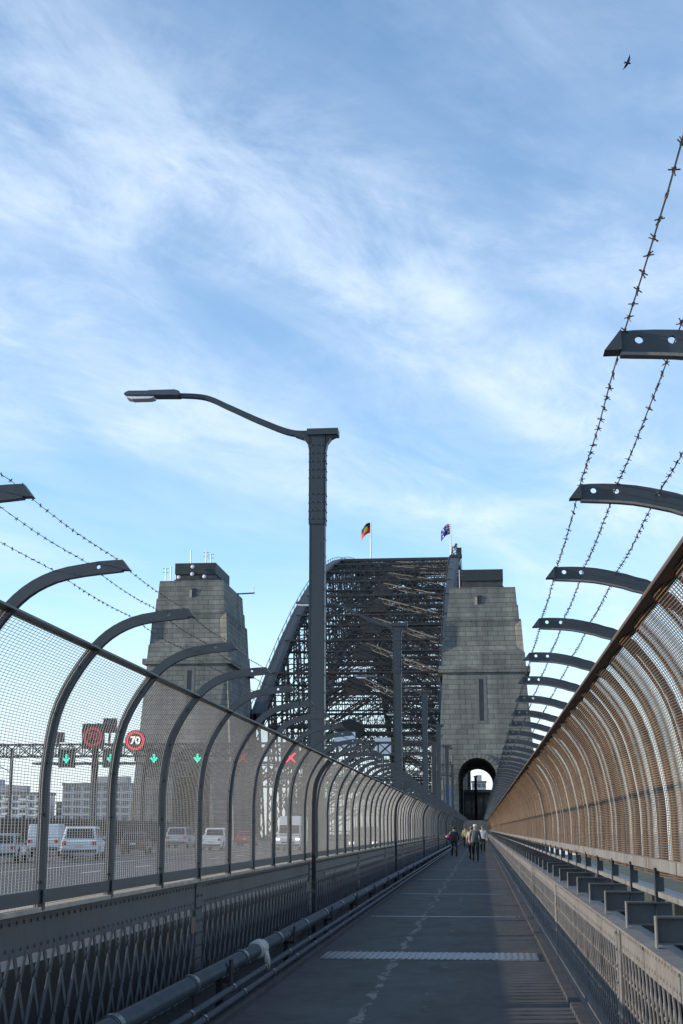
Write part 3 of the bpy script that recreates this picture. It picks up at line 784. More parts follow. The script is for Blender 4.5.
# small aircraft-beacon hut at the left chord, and creeper crane by right pylon
t = thing('maintenance_crane', 'dark steel maintenance crane perched on the arch beside right pylon top', 'crane', (-5.6, 380, ztop(380)+1.5))
mb = MB(); laced(mb, (-.2,0,0), (.1,0,2.6), 1.2, 1.2, (0,1,0), 1.2, .25); mb.bar((.1,0,2.5),(.5,1,3.6),.5,.5); mb.box(-1,2,-1,1,-.5,.3); part('frame', mb, M['steel'], t)
mb = MB(); mb.box(.7,1.9,-1,1,.3,2.2); part('cab', mb, M['gusset'], t)

# flags
def flag(x, y, z, h, label, kind, cells):
    t = thing('flagpole', label, 'flag', (x, y, z), 'flags flying on top of the arch')
    mb = MB(); mb.tube([(0,0,0),(0,0,h)], [.32,.2], 8); part('pole', mb, M['white'], t)
    nx, nz = 24, 16; L_, H_ = 4.6, 3.7; mb = MB(); vs = []
    for i in range(nx+1):
        for j in range(nz+1):
            u, v = i/nx, j/nz
            vs.append((-u*L_*.72, math.sin(u*7+v*1.3)*.7*u+.1, h-H_*(1-v)-.3-u*u*2.4+math.sin(u*6)*.3*u))
    for i in range(nx):
        for j in range(nz):
            mb.add([], []); a = i*(nz+1)+j
            mb.f.append([a, a+nz+1, a+nz+2, a+1]); mb.m.append(cells((i+.5)/nx, (j+.5)/nz))
    mb.v = vs
    ms = [mat('flag_black',(.015,.015,.018),.8,var=0), mat('flag_red',(.6,.03,.03),.8,var=0), mat('flag_yellow',(.75,.55,.03),.8,var=0), mat('flag_blue',(.015,.03,.2),.8,var=0), mat('flag_white',(.75,.75,.75),.8,var=0)]
    o = link('cloth', mb.mesh('cloth', ms, True, fix=False), t)
    s = o.modifiers.new('thick','SOLIDIFY'); s.thickness = .04
def abo(u, v):
    if math.hypot((u-.5)*1.5, v-.5) < .25: return 2
    return 0 if v > .5 else 1
def aus(u, v):
    if u < .5 and v > .5:
        a, b = u/.5-.5, (v-.5)/.5-.5
        if abs(a) < .09 or abs(b) < .14: return 1
        if abs(a) < .17 or abs(b) < .26: return 4
        if abs(abs(a)-abs(b)) < .09: return 4
        return 3
    for (su, sv, r) in ((.25,.25,.1),(.75,.82,.06),(.75,.18,.06),(.64,.55,.06),(.87,.6,.06)):
        if math.hypot((u-su)*1.6, v-sv) < r: return 4
    return 3
flag(-35.9, 475, 83.5, 22.5, 'black and red flag with yellow disc on white pole atop the arch', 0, abo)
flag(-8.3, 475, 83.5, 21.5, 'dark blue starred flag with red and white canton on white pole atop the arch', 0, aus)

# ------------------------------------------------------------------ gantries, lane signals, speed signs
def truss_beam(mb, x0, x1, y, z0, z1, step, c):
    for yy in (y-.35, y+.35):
        mb.bar((x0,yy,z0),(x1,yy,z0),c,c); mb.bar((x0,yy,z1),(x1,yy,z1),c,c)
        n = int((x1-x0)/step)
        for k in range(n):
            a, b = x0+(x1-x0)*k/n, x0+(x1-x0)*(k+1)/n
            mb.bar((a,yy,z0),(b,yy,z1),c*.6,c*.6); mb.bar((a,yy,z1),(b,yy,z0),c*.6,c*.6); mb.bar((a,yy,z0),(a,yy,z1),c*.6,c*.6)
for gy, gz0, gz1, lab in ((105, 6.95, 7.85, 'nearer latticed steel gantry across the road carrying lane signals'), (172, 7.9, 9.2, 'farther latticed gantry across the road short of the pylons')):
    t = thing('road_gantry', lab, 'gantry', (-20, gy, 0), 'gantries across the road')
    mb = MB(); truss_beam(mb, -21, 16.6, 0, gz0, gz1, 1.0, .12); part('beam', mb, M['steel'], t)
    for x in (-21.2, -8.9, 16.7):
        if x == -8.9 and gy != 105: continue
        mb = MB()
        for o in (-.35,.35): mb.bar((x,o,-.1),(x,o,gz1),.28,.2)
        for k in range(8): mb.bar((x,-.35,k*gz1/8),(x,.35,(k+1)*gz1/8),.1,.1)
        part('leg', mb, M['steel'], t)
    if gy == 105:
        mb = MB(); mb.box(-13.6,7.4,-.6,.8,6.35,6.5); mb.box(-13.6,7.4,-.62,-.58,7.5,7.55); part('walkway_tray', mb, M['steel'], t)
def lane_signal(x, kind, label):
    t = thing('lane_signal', label, 'lane signal', (x, 104.3, 6.75), 'lane signals on the nearer gantry')
    mb = MB(); mb.box(-.62,.62,-.1,.2,-.65,.65); mb.box(-.66,.66,-.35,-.1,.65,.69); part('housing', mb, M['black'], t)
    mb = MB()
    if kind == 'arrow':
        mb.box(-.07,.07,-.13,-.105,-.05,.32); mb.prism([(-.3,.02),(0,-.34),(.3,.02),(.19,.09),(0,-.13),(-.19,.09)],'y',-.132,-.106); part('green_arrow', mb, M['green'], t)
    else:
        for s in (-1,1): mb.bar((-.33,-.12-.004*s,-.33*s),(.33,-.12-.004*s,.33*s),.03,.11,up=(0,0,1)) 
        part('red_cross', mb, M['red'] if kind == 'x' else M['dimred'], t)
for x, k, lab in ((-30.9,'arrow','green arrow lane signal farthest left on the gantry'), (-27.5,'arrow','green arrow lane signal beside the dim speed sign'),
                  (-24.2,'arrow','green arrow lane signal just right of the lit round 70 sign'), (-20.9,'arrow','green arrow lane signal next to the red crosses'),
                  (-17.5,'dx','faint red cross lane signal'), (-13.9,'x','bright red cross lane signal farthest right on the gantry')):
    lane_signal(x, k, lab)
def text_mesh(s, size, m):
    cu = bpy.data.curves.new('digits', 'FONT'); cu.body = s; cu.size = size; cu.align_x = 'CENTER'; cu.align_y = 'CENTER'; cu.extrude = .01; cu.offset = .02
    o = bpy.data.objects.new('digits', cu); COL.objects.link(o)
    bpy.context.view_layer.update()
    me = bpy.data.meshes.new_from_object(o.evaluated_get(bpy.context.evaluated_depsgraph_get()))
    bpy.data.objects.remove(o); bpy.data.curves.remove(cu)
    me.materials.clear(); me.materials.append(m); return me
for x, z, lit, lab in ((-28.9, 8.35, False, 'dim round red speed sign reading 70 on a dark square panel'), (-25.65, 8.05, True, 'brightly lit round red speed sign reading 70')):
    t = thing('speed_sign', lab, 'speed sign', (x, 104.2, z), 'speed signs on the nearer gantry')
    mb = MB()
    if lit: mb.tube([(0,-.1,0),(0,.15,0)], .8, 28)
    else: mb.box(-.85,.85,-.1,.15,-.85,1.0)
    mb.box(-.1,.1,.15,.25,-1.5,0); part('panel', mb, M['black'], t)
    mb = MB(); n = 32; vs = []
    for r, y in ((.72,-.11),(.72,-.13),(.53,-.13),(.53,-.11)):
        vs += [(r*math.cos(2*math.pi*k/n), y, r*math.sin(2*math.pi*k/n)) for k in range(n)]
    mb.add(vs, [(a*n+k, a*n+(k+1)%n, ((a+1)%4)*n+(k+1)%n, ((a+1)%4)*n+k) for a in range(4) for k in range(n)])
    part('ring', mb, M['signred'] if lit else M['dimred'], t)
    d = link('digits', text_mesh('70', .78, M['signwhite'] if lit else M['dimred']), t, (0,-.125,0)); d.rotation_euler.x = R(90)
t = thing('camera_box', 'dark box on a bracket above the gantry right of the dim speed sign', 'camera box', (-27.75, 104.6, 8.6))
mb = MB(); mb.box(-.45,.45,-.3,.4,.1,1.1); mb.box(-.07,.07,-.07,.07,-.8,.1); mb.box(-.48,.48,-.45,.4,1.1,1.14); part('housing', mb, M['black'], t)
t = thing('camera_box', 'small grey box on the left part of the gantry', 'camera box', (-31.7, 104.6, 8.0))
mb = MB(); mb.box(-.4,.4,-.2,.3,.0,.75); mb.box(-.06,.06,-.06,.06,-.2,.0); part('housing', mb, M['steel'], t)
def back_sign(x, y, z, w, h, lab):
    t = thing('sign_board', lab, 'sign', (x, y, 0), 'pale boards seen over the left fence')
    mb = MB(); mb.box(-w/2,w/2,-.04,.04,z-h/2,z+h/2); part('board', mb, M['board'], t, bevel=.02)
    mb = MB(); mb.tube([(0,.12,-.1),(0,.12,z)],.09,8); part('pole', mb, M['steel'], t)
    mb = MB(); mb.box(-w/2+.1,w/2-.1,.04,.1,z-h*.3,z-h*.25); mb.box(-w/2+.1,w/2-.1,.04,.1,z+h*.25,z+h*.3); part('rails', mb, M['steel'], t)
back_sign(-9.0, 133, 9.2, 1.5, 1.55, 'pale blue square sign board standing above the left fence, right of the other')
back_sign(-13.0, 137, 10.0, 2.1, 1.6, 'pale blue wider sign board partly behind the fence arms')

# ------------------------------------------------------------------ west side fence and poles
t = thing('rail_fence', 'dark slatted fence along the far side of the road', 'fence', (-43.0, 0, 0))
mb = MB(); y = 20
mb.box(-.04,.04,20,213,2.3,2.4); mb.box(-.04,.04,20,213,.6,.7)
while y < 213:
    mb.box(-.03,.03,y,y+.16,.5,2.6); y += .26
part('palings', mb, M['steel_l'], t)
mb = MB(); mb.box(-.12,.12,-.12,.12,.5,2.9); pmm = mb.mesh('post', M['steel'])
for k in range(40): link('post', pmm, t, (-.16, 22+4.8*k, 0))
for i, (x, y, h, lab) in enumerate(((-46.5, 112, 9.5, 'thin dark catenary mast beyond the rail fence, left of the speed sign'), (-46.5, 138, 9.5, 'thin dark catenary mast seen between speed sign and left pylon'), (-46.5, 98, 9.5, 'thin dark catenary mast near the left end of the gantry'))):
    t = thing('rail_mast', lab, 'mast', (x, y, 0), 'masts along the railway')
    mb = MB(); mb.box(-.14,.14,-.12,.12,-1,h); part('mast', mb, M['steel'], t)
    mb = MB(); mb.bar((0,0,h-1),(-3.5,0,h-.6),.1,.12); mb.bar((0,0,h-2.4),(-3.2,0,h-.8),.07,.07); part('bracket', mb, M['steel'], t)
mb = MB(); mb.box(-54,-43.5,-6,214,-1.3,-.3); struct('railway_bed', mb, M['concrete_dark'])

# ------------------------------------------------------------------ vehicles
def wheel(root, x, y, r, w=.22):
    s = 1 if x > 0 else -1
    mb = MB(); mb.tube([(x-w/2,y,r),(x-w/2+.03,y,r),(x+w/2-.03,y,r),(x+w/2,y,r)], [r*.93,r,r,r*.93], 20); o = part('wheel', mb, M['rubber'], root, smooth=False)
    mb = MB(); xo = x+s*w/2
    mb.tube([(xo-.02*s,y,r),(xo+.012*s,y,r)], r*.62, 14); part('rim', mb, M['silver'], o)
def tapered(mb, y0, y1, z0, z1, w0, w1, f, b, m=0):
    """greenhouse: base y0..y1, top inset f at front(y1) and b at rear(y0)"""
    mb.add([(-w0,y0,z0),(w0,y0,z0),(w0,y1,z0),(-w0,y1,z0),(-w1,y0+b,z1),(w1,y0+b,z1),(w1,y1-f,z1),(-w1,y1-f,z1)],
           [(3,2,1,0),(4,5,6,7),(0,1,5,4),(1,2,6,5),(2,3,7,6),(3,0,4,7)], m)
def side_lerp(y0,y1,z0,z1,w0,w1,f,b, ya, yb, za, zb, sgn, off=.006):
    """window quad on the sloping side"""
    def P(y, z):
        t = (z-z0)/(z1-z0); return (sgn*(w0+(w1-w0)*t+off), y, z)
    t0 = (za-z0)/(z1-z0); t1 = (zb-z0)/(z1-z0)
    return [P(max(ya, y0+b*t0+.1), za), P(min(yb, y1-f*t0-.1), za), P(min(yb, y1-f*t1-.1), zb), P(max(ya, y0+b*t1+.1), zb)]
def end_quad(y, z0, z1, w0, w1, slope, za, zb, m, off):
    """window on sloping front or rear; y base, slope = top y minus base y"""
    q = []
    for z, sx in ((za,-1),(za,1),(zb,1),(zb,-1)):
        t = (z-z0)/(z1-z0); q.append((sx*(w0+(w1-w0)*t-m), y+slope*t+off, z))
    return q
def slab(mb, q, n, th=.012):
    n = V(n).normalized()*th; q = [V(p) for p in q]
    mb.add([p-n for p in q]+[p+n for p in q], [(0,1,2,3),(7,6,5,4),(0,4,5,1),(1,5,6,2),(2,6,7,3),(3,7,4,0)])
def car(label, x, y, paint, kind='suv', rz=0, lights=False):
    cfg = {'suv': dict(L=4.6, W=.93, belt=1.0, top=1.66, ry=-2.22, fy=.75, f=.75, b=.35, hood=.98, nose=.72, cab='car'),
           'hatch': dict(L=4.2, W=.88, belt=.93, top=1.48, ry=-1.95, fy=.8, f=.8, b=.5, hood=.9, nose=.68, cab='car'),
           'pickup': dict(L=5.2, W=.93, belt=1.05, top=1.78, ry=-.65, fy=1.25, f=.65, b=.2, hood=1.05, nose=.85, cab='pickup'),
           'ute': dict(L=5.2, W=.93, belt=1.02, top=1.72, ry=-.2, fy=1.25, f=.65, b=.15, hood=1.02, nose=.8, cab='ute'),
           'van': dict(L=5.6, W=1.0, belt=1.25, top=2.72, ry=-2.78, fy=1.75, f=.75, b=.08, hood=1.2, nose=.95, cab='van')}[kind]
    L = cfg['L']; W = cfg['W']; b0 = -L/2; r = .35
    t = thing('parked_car' if 0 else {'suv':'car','hatch':'car','pickup':'pickup_truck','ute':'utility_truck','van':'van'}[kind], label, {'suv':'car','hatch':'car','pickup':'pickup','ute':'ute','van':'van'}[kind], (x,y,-.098), 'vehicles on the bridge road', rz)
    fz = cfg['hood']; bl = cfg['belt']
    wf, wr = L/2-.85, -L/2+.95
    def archp(c): return [(c+(r+.07)*math.cos(a), r+(r+.07)*math.sin(a)) for a in [math.pi-math.pi*k/8 for k in range(9)]]
    prof = [(b0,.35)] + [(b0+.05,.28)] + archp(wr) + archp(wf) + [(L/2-.03,.28),(L/2,.4),(L/2,cfg['nose']),(L/2-.12,fz-.12),(cfg['fy']+.15,fz),(cfg['fy']-.1,bl),(b0+.04,bl),(b0,bl-.12)]
    mb = MB()
    n = len(prof); vs = []
    for sx, ins in ((-1,0),(1,0)):
        for yy, zz in prof: vs.append((sx*(W-(.06 if zz > .85 else 0)-(.05 if zz < .35 else 0)), yy, zz))
    mb.add(vs, [tuple(range(n)), tuple(range(2*n-1,n-1,-1))]+[(i,i+n,(i+1)%n+n,(i+1)%n) for i in range(n)])
    gy0, gy1 = cfg['ry'], cfg['fy']+ (0 if kind != 'van' else .3)
    w0, w1 = W-.065, W-(.2 if kind != 'van' else .16)
    tapered(mb, gy0, gy1, bl+.001, cfg['top'], w0, w1, cfg['f'], cfg['b'])
    body = part('body', mb, paint, t, bevel=.07)
    mb = MB()
    z0, z1 = bl, cfg['top']
    if kind == 'van':
        za, zb = 1.35, 2.0
        slab(mb, end_quad(gy1,z0,z1,w0,w1,-cfg['f'],za,zb,.12,.0), (0,1,.4), .016)
        for s in (-1,1): slab(mb, side_lerp(gy0,gy1,z0,z1,w0,w1,cfg['f'],cfg['b'], .75, 1.6, 1.35, 1.95, s, 0), (s,0,.1), .016)
    else:
        za, zb = bl+.06, cfg['top']-.12
        slab(mb, end_quad(gy1,z0,z1,w0,w1,-cfg['f'],za,zb,.1,0), (0,1,.8), .014)
        slab(mb, end_quad(gy0,z0,z1,w0,w1,cfg['b'],za,zb,.12,0), (0,-1,.4), .014)
        for s in (-1,1):
            slab(mb, side_lerp(gy0,gy1,z0,z1,w0,w1,cfg['f'],cfg['b'], gy0, (gy0+gy1)/2-.06, za, zb, s, 0), (s,0,.2), .014)
            slab(mb, side_lerp(gy0,gy1,z0,z1,w0,w1,cfg['f'],cfg['b'], (gy0+gy1)/2+.03, gy1, za, zb, s, 0), (s,0,.2), .014)
    part('windows', mb, M['glass'], t)
    for wy in (wf, wr):
        for s in (-1,1): wheel(t, s*(W-.1), wy, r)
    for s in (-1,1):
        mb = MB(); mb.cbox((s*(W-.19), b0+.02, bl-.17), (.24,.1,.2)); part('tail_light', mb, M['tail'], t, bevel=.02)
        mb = MB(); mb.cbox((s*(W-.22), L/2-.05, cfg['nose']-.04), (.32,.12,.16)); part('headlight', mb, M['headl'] if lights else M['lens'], t, bevel=.02)
        mb = MB(); mb.cbox((s*(W+.06), cfg['fy']-.35, bl+.1), (.16,.08,.15)); part('mirror', mb, paint, t, bevel=.02)
    mb = MB(); mb.cbox((0,b0-.005,.72),(.38,.03,.12)); part('number_plate', mb, M['plate'], t)
    mb = MB(); mb.cbox((0,b0-.01,.45),(W*1.9,.1,.16)); part('rear_bumper', mb, M['black'], t, bevel=.03)
    mb = MB(); mb.cbox((0,L/2+.0,.45),(W*1.85,.1,.16)); part('front_bumper', mb, M['black'], t, bevel=.03)
    mb = MB(); mb.cbox((0,L/2+.002,.66),(W*1.0,.03,.12)); part('grille', mb, M['black'], t)
    if kind in ('pickup',):
        mb = MB()
        for x0, x1, ya, yb in ((-W+.06,-W+.12,b0+.05,gy0-.02),(W-.12,W-.06,b0+.05,gy0-.02),(-W+.12,W-.12,b0+.05,b0+.1)): mb.box(x0,x1,ya,yb,bl+.002,bl+.16)
        part('tray_sides', mb, paint, t)
    if kind == 'suv' or kind == 'ute': t.scale = (1.1, 1.1, 1.12)
    if kind == 'ute':
        mb = MB(); tapered(mb, b0+.03, gy0-.04, bl+.002, 1.78, W-.03, W-.1, .02, .12); part('canopy', mb, paint, t, bevel=.04)
    return t
car('white four wheel drive car seen from behind, clearest through the mesh', -22.6, 80.5, M['white'], 'suv', R(9))
car('white utility truck with boxed canopy in the lane left of the white car', -27.5, 90, M['white'], 'ute', R(8))
car('dark grey hatchback just ahead of the white car', -23.9, 98.5, M['darkcar'], 'hatch', R(6))
car('silver car at the left edge cut off by the picture', -24.8, 73.5, M['silver'], 'hatch', R(8))
car('pale silver car in the far lane ahead of the pickup', -27.8, 132, M['silver'], 'suv')
car('white pickup truck with open tray seen from behind', -21.4, 115, M['white'], 'pickup')
car('red hatchback ahead of the pickup truck', -24.2, 148, M['redcar'], 'hatch')
car('tall white van coming towards the camera under the red crosses', -15.3, 116, M['white'], 'van', math.pi, True)
car('dark oncoming car with lit headlights close behind the fence', -8.0, 100, M['darkcar'], 'suv', math.pi, True)

# ------------------------------------------------------------------ people
skin = mat('skin', (.42,.27,.2), .6, var=.08)
def person(x, y, rz, h, label, top, bottom, hair, stride=.28, cap=None, extra=None, sleeve=True, lift=0):
    t = thing('person', label, 'person', (x,y,0), 'people walking on the footpath', rz)
    k = h/1.75; s = stride
    J = {'pel':(0,0,.98,.15),'sp':(0,.0,1.15,.145),'ch':(0,0,1.36,.16),'nk':(0,.01,1.52,.06),'hd0':(0,.02,1.6,.075),'hd':(0,.03,1.67,.098),'hd1':(0,.02,1.735,.06),
         'hl':(-.1,0,.92,.11),'kl':(-.11,s*.35,.51,.07),'al':(-.11,s*.75,.09,.05),'tl':(-.12,s*.75+.16,.035,.035),
         'hr':(.1,0,.92,.11),'kr':(.11,.06-s*.1,.5,.07),'ar':(.11,-s*.75-.02,.11,.05),'tr':(.12,-s*.75+.13,.035,.035),
         'sl':(-.19,0,1.43,.07),'el':(-.26,-.06,1.14,.052),'wl':(-.26,.08,.9,.036),'fl':(-.255,.13,.8,.036),
         'sr':(.19,0,1.43,.07),'er':(.26,.03,1.14,.052),'wr':(.27,.16,.92,.036),'fr':(.265,.2,.82,.036)}
    names = list(J); idx = {n:i for i,n in enumerate(names)}
    E_ = [('pel','sp'),('sp','ch'),('ch','nk'),('nk','hd0'),('hd0','hd'),('hd','hd1'),('pel','hl'),('hl','kl'),('kl','al'),('al','tl'),('pel','hr'),('hr','kr'),('kr','ar'),('ar','tr'),
          ('ch','sl'),('sl','el'),('el','wl'),('wl','fl'),('ch','sr'),('sr','er'),('er','wr'),('wr','fr')]
    me = bpy.data.meshes.new('body'); me.from_pydata([tuple(c*k for c in J[n][:3]) for n in names], [(idx[a],idx[b]) for a,b in E_], [])
    o = bpy.data.objects.new('tmp', me); COL.objects.link(o)
    sk = o.modifiers.new('skin','SKIN'); su = o.modifiers.new('sub','SUBSURF'); su.levels = 2; su.render_levels = 2
    bm = bmesh.new(); bm.from_mesh(me)
    ly = bm.verts.layers.skin.verify(); bm.verts.ensure_lookup_table()
    for n in names:
        r = J[n][3]*k; bm.verts[idx[n]][ly].radius = (r*1.15 if n in ('sp','ch','pel') else r, r*.8 if n in ('sp','ch','pel') else r)
        bm.verts[idx[n]][ly].use_root = (n == 'pel')
    bm.to_mesh(me); bm.free()
    bpy.context.view_layer.update()
    nm = bpy.data.meshes.new_from_object(o.evaluated_get(bpy.context.evaluated_depsgraph_get()))
    bpy.data.objects.remove(o)
    nm.materials.clear()
    for m in (skin, top, bottom, M['black']): nm.materials.append(m)
    for p in nm.polygons:
        c = p.center/k; p.use_smooth = True
        if c.z > 1.49: i = 0
        elif abs(c.x) > .215 and c.z < (.93 if sleeve else 1.2): i = 0
        elif c.z > .93 or (abs(c.x) > .22): i = 1
        elif c.z > .1: i = 2
        else: i = 3
        p.material_index = i
    b = link('body', nm, t)
    mb = MB()
    if cap: 
        mb.ball((0,.015*k,1.72*k), (.108*k,.118*k,.075*k), 12, 6); mb.box(-.07*k,.07*k,.1*k,.2*k,1.70*k,1.715*k); part('cap', mb, cap, t, smooth=True)
    else:
        mb.ball((0,.0,1.70*k), (.107*k,.112*k,.105*k), 12, 7); part('hair', mb, hair, t, smooth=True)
    mb = MB(); mb.ball((0,.128*k,1.65*k), (.014,.02,.02), 6, 4); part('nose', mb, skin, t, smooth=True)
    if extra: extra(t, k)
    return t
hair_d = mat('dark_hair', (.02,.016,.014), .6, var=.2); hair_g = mat('grey_hair', (.13,.12,.11), .7, var=.2)
cl_dark = mat('dark_jacket_cloth', (.03,.034,.042), .9, var=.2); cl_black = mat('black_trouser_cloth', (.016,.017,.02), .9, var=.2)
cl_yel = mat('yellow_shirt_cloth', (.5,.42,.17), .9, var=.1); cl_grey = mat('grey_green_top_cloth', (.075,.09,.095), .9, var=.2)
cl_cream = mat('cream_cloth', (.6,.5,.42), .9, var=.1); cl_white = mat('white_cloth', (.65,.62,.6), .9, var=.08); cl_pink = mat('magenta_bag', (.35,.03,.14), .7, var=.1)
def bag(t, k):
    mb = MB(); mb.ball((-.33*k,-.02,1.15*k), (.13,.1,.17), 10, 7); part('bag', mb, cl_pink, t, smooth=True)
    mb = MB(); mb.tube([(-.33*k,0,1.3*k),(-.2*k,.02,1.48*k),(0,.1,1.3*k),(.1*k,.12,1.15*k)], .018, 6); part('strap', mb, cl_cream, t)
    mb = MB(); mb.ball((-.45*k,0,1.17*k), (.07,.06,.07), 8, 5); part('white_pouch', mb, cl_white, t, smooth=True)
def pack(t, k):
    mb = MB(); mb.ball((0,-.17,1.25*k), (.17,.1,.24), 10, 7); part('backpack', mb, cl_grey, t, smooth=True)
person(-1.58, 84.7, R(8), 1.72, 'person in dark jacket carrying a magenta bag, walking nearest the left fence', cl_dark, cl_black, hair_d, extra=bag)
person(-1.35, 124, math.pi, 1.75, 'person in a pale yellow shirt, farthest along the footpath', cl_yel, cl_black, hair_d)
person(-.3, 73.1, 0, 1.8, 'person in a white cap, dark top and black trousers, seen from behind', cl_grey, cl_black, hair_g, cap=cl_white, extra=pack)
person(-.52, 77.6, R(-5), 1.7, 'person in a cream top half hidden beside the white cap', cl_cream, cl_black, hair_g, sleeve=False)
person(.1, 98.9, math.pi, 1.78, 'person in a white shirt and dark vest near the right parapet', cl_white, cl_black, hair_g)

# ------------------------------------------------------------------ bird
t = thing('bird', 'small dark bird gliding alone in the upper right sky', 'bird', (0,0,0))
mb = MB()
mb.tube([(0,-.19,0),(0,-.1,.01),(0,.04,.01),(0,.15,.0),(0,.2,-.005),(0,.23,-.01)], [.01,.045,.062,.045,.035,.008], 10); part('body', mb, cl_dark, t, smooth=True)
for s in (-1,1):
    mb = MB(); pts = [(0,.08),(.14,.12),(.3,.08),(.46,-.03),(.33,-.03),(.2,-.07),(.06,-.09),(0,-.07)]
    mb.prism([(s*a,b) for a,b in pts],'z',.02,.032); o = part('wing', mb, cl_dark, t); o.rotation_euler.y = -s*R(12)
mb = MB(); mb.prism([(-.03,-.15),(.03,-.15),(.075,-.32),(0,-.29),(-.075,-.32)],'z',-.005,.006); part('tail', mb, cl_dark, t)
BIRD = t

# ------------------------------------------------------------------ buildings, trees and clutter near the pylons
bmats = [mat('cream_render', (.62,.57,.48), .85, var=.1, scale=.2), mat('white_render', (.75,.75,.73), .85, var=.1, scale=.2), mat('grey_cladding', (.36,.39,.42), .8, var=.12, scale=.2), mat('brick_red', (.3,.18,.14), .9, var=.2, scale=.5)]
def building(x, y, zb, w, d, h, m, label, rows, cols, balc=False, plant=True):
    t = thing('apartment_building', label, 'building', (x,y,zb), 'far buildings across the harbour')
    mb = MB(); mb.box(-w/2,w/2,-d/2,d/2,0,h); part('wall', mb, m, t)
    mb = MB(); mb.box(-w/2-.3,w/2+.3,-d/2-.3,d/2+.3,h,h+.9); rf = part('roof', mb, M['concrete'], t)
    if plant:
        mb = MB(); mb.box(-w*.22,w*.2,-d*.2,d*.2,h+.9,h+4); part('plant_room', mb, bmats[2], rf)
    top = h; fh = 3.2; cw = w/cols
    mb = MB(); mb.box(-cw*.33,cw*.33,-.12,.05,0,1.9); wm = mb.mesh('window', M['winglass'])
    mb = MB(); mb.box(-cw*.45,cw*.45,-1.3,0,-.2,.0); mb.box(-cw*.45,cw*.45,-1.3,-1.2,0,.95); bmsh = mb.mesh('balcony', bmats[1])
    for r in range(rows):
        for c in range(cols):
            px = -w/2+cw*(c+.5); pz = top-fh*(r+1)+.7
            link('window', wm, t, (px, -d/2, pz))
            if balc and c % 2 == 0: link('balcony', bmsh, t, (px, -d/2, pz-.25))
    return t
building(-214, 640, -36, 34, 18, 53, bmats[1], 'white apartment block farthest left, with balconies', 8, 9, True)
building(-186, 660, -36, 22, 18, 49, bmats[0], 'cream apartment block next to the farthest left one', 7, 6, True)
building(-168, 640, -36, 40, 20, 57, bmats[2], 'wide grey office block behind the gantry', 9, 9)
building(-246, 700, -36, 30, 18, 58, bmats[0], 'tall cream block at the left picture edge', 8, 7)
building(-141, 690, -36, 18, 16, 46, bmats[0], 'low cream building left of the left pylon', 6, 5)
building(-143, 730, -36, 24, 16, 54, bmats[3], 'red brown block behind the low cream building', 6, 6)
building(-121, 655, -36, 26, 16, 52, bmats[1], 'white block seen through the left pylon passage', 8, 7, True)
building(-.6, 760, -36, 7.5, 8, 61.5, bmats[2], 'small grey tower seen through the right pylon arch', 8, 3)
def tree(x, y, zb, h, r, label):
    t = thing('tree', label, 'tree', (x,y,zb), 'trees on the north shore')
    mb = MB(); mb.tube([(0,0,-3),(.2,.1,h*.3),(0,.2,h*.6)], [.6,.45,.2], 7)
    for k in range(5):
        a = k*1.3; mb.tube([(.1,.1,h*(.3+.06*k)),(math.cos(a)*r*.6,math.sin(a)*r*.6,h*(.6+.05*k))],[.2,.06],5)
    part('trunk', mb, M['bark'], t)
    mb = MB(); cl = [(V((random.gauss(0,r*.45),random.gauss(0,r*.45),h*.68+random.gauss(0,h*.14))), r*random.uniform(.25,.45)) for _ in range(16)]
    for c, cr in cl:
        for _ in range(70):
            d = V((random.gauss(0,1),random.gauss(0,1),random.gauss(0,1))).normalized()*cr*random.uniform(.6,1.05)
            p = c+d; n = V((random.gauss(0,1),random.gauss(0,1),random.gauss(0,1))).normalized(); u = n.orthogonal().normalized(); w = n.cross(u); s = random.uniform(.25,.6)
            mb.add([p-u*s, p-w*s*.6, p+u*s, p+w*s*.6], [(0,1,2,3)])
    link('crown', mb.mesh('crown', M['leaf'], fix=False), t)
for i, (x, y, h, lab) in enumerate(((-222,600,40,'dark tree below the farthest left white block'), (-200,604,42,'broad tree left of the wide grey office block'), (-176,600,41,'tree in front of the grey office block'), (-152,606,42,'tree between grey block and low cream building'), (-132,600,40,'tree just left of the left pylon'))):
    tree(x, y, -34, h, 9, lab)
t = thing('works_shed', 'dark blue works shed filling the lower part of the arch passage', 'shed', (-.6, 262, 0))
mb = MB(); mb.box(-5,5,-4,4,-.1,8.0); part('wall', mb, M['roofdark'], t)
mb = MB(); mb.box(-5.2,5.2,-4.3,4.3,8.0,8.5); part('roof', mb, M['steel'], t)
mb = MB(); mb.box(-2.2,-1.2,-4.06,-4.0,0,7.6); mb.box(.6,1.0,-4.06,-4.0,0,7.6); mb.box(-5,5,-4.08,-4.0,5.4,5.7); part('ribs', mb, M['steel'], t)
t = thing('street_pole', 'dark pole standing beyond the arch passage before the small tower', 'pole', (-.75, 246, 0))
mb = MB(); mb.tube([(0,0,-.1),(0,0,10.3)],[.3,.22],8); mb.tube([(0,0,10.3),(0,0,10.5)],.35,8); part('pole', mb, M['steel'], t)
t = thing('scaffold_tower', 'open steel scaffold tower at the left foot of right pylon', 'scaffold', (-5.0, 196, 0))
mb = MB()
for x in (-1.5,0,1.3):
    for y in (-1,1): mb.tube([(x,y,-.1),(x,y,13 if x < 1 else 11.5)], .12, 6)
for k in range(7):
    z = 1+1.9*k
    for y in (-1,1): mb.bar((-1.6,y,z),(1.4,y,z),.12,.12); mb.bar((-1.5,y,z),(0,y,z+1.9),.09,.09)
part('tubes', mb, M['steel'], t)
mb = MB(); mb.box(.2,1.4,-1.12,-1.05,2.4,7.4); part('tarp', mb, M['bluetarp'], t)
mb = MB(); mb.box(-.6,.9,-1.1,-1.04,8.4,12.8); part('cladding', mb, M['concrete'], t)
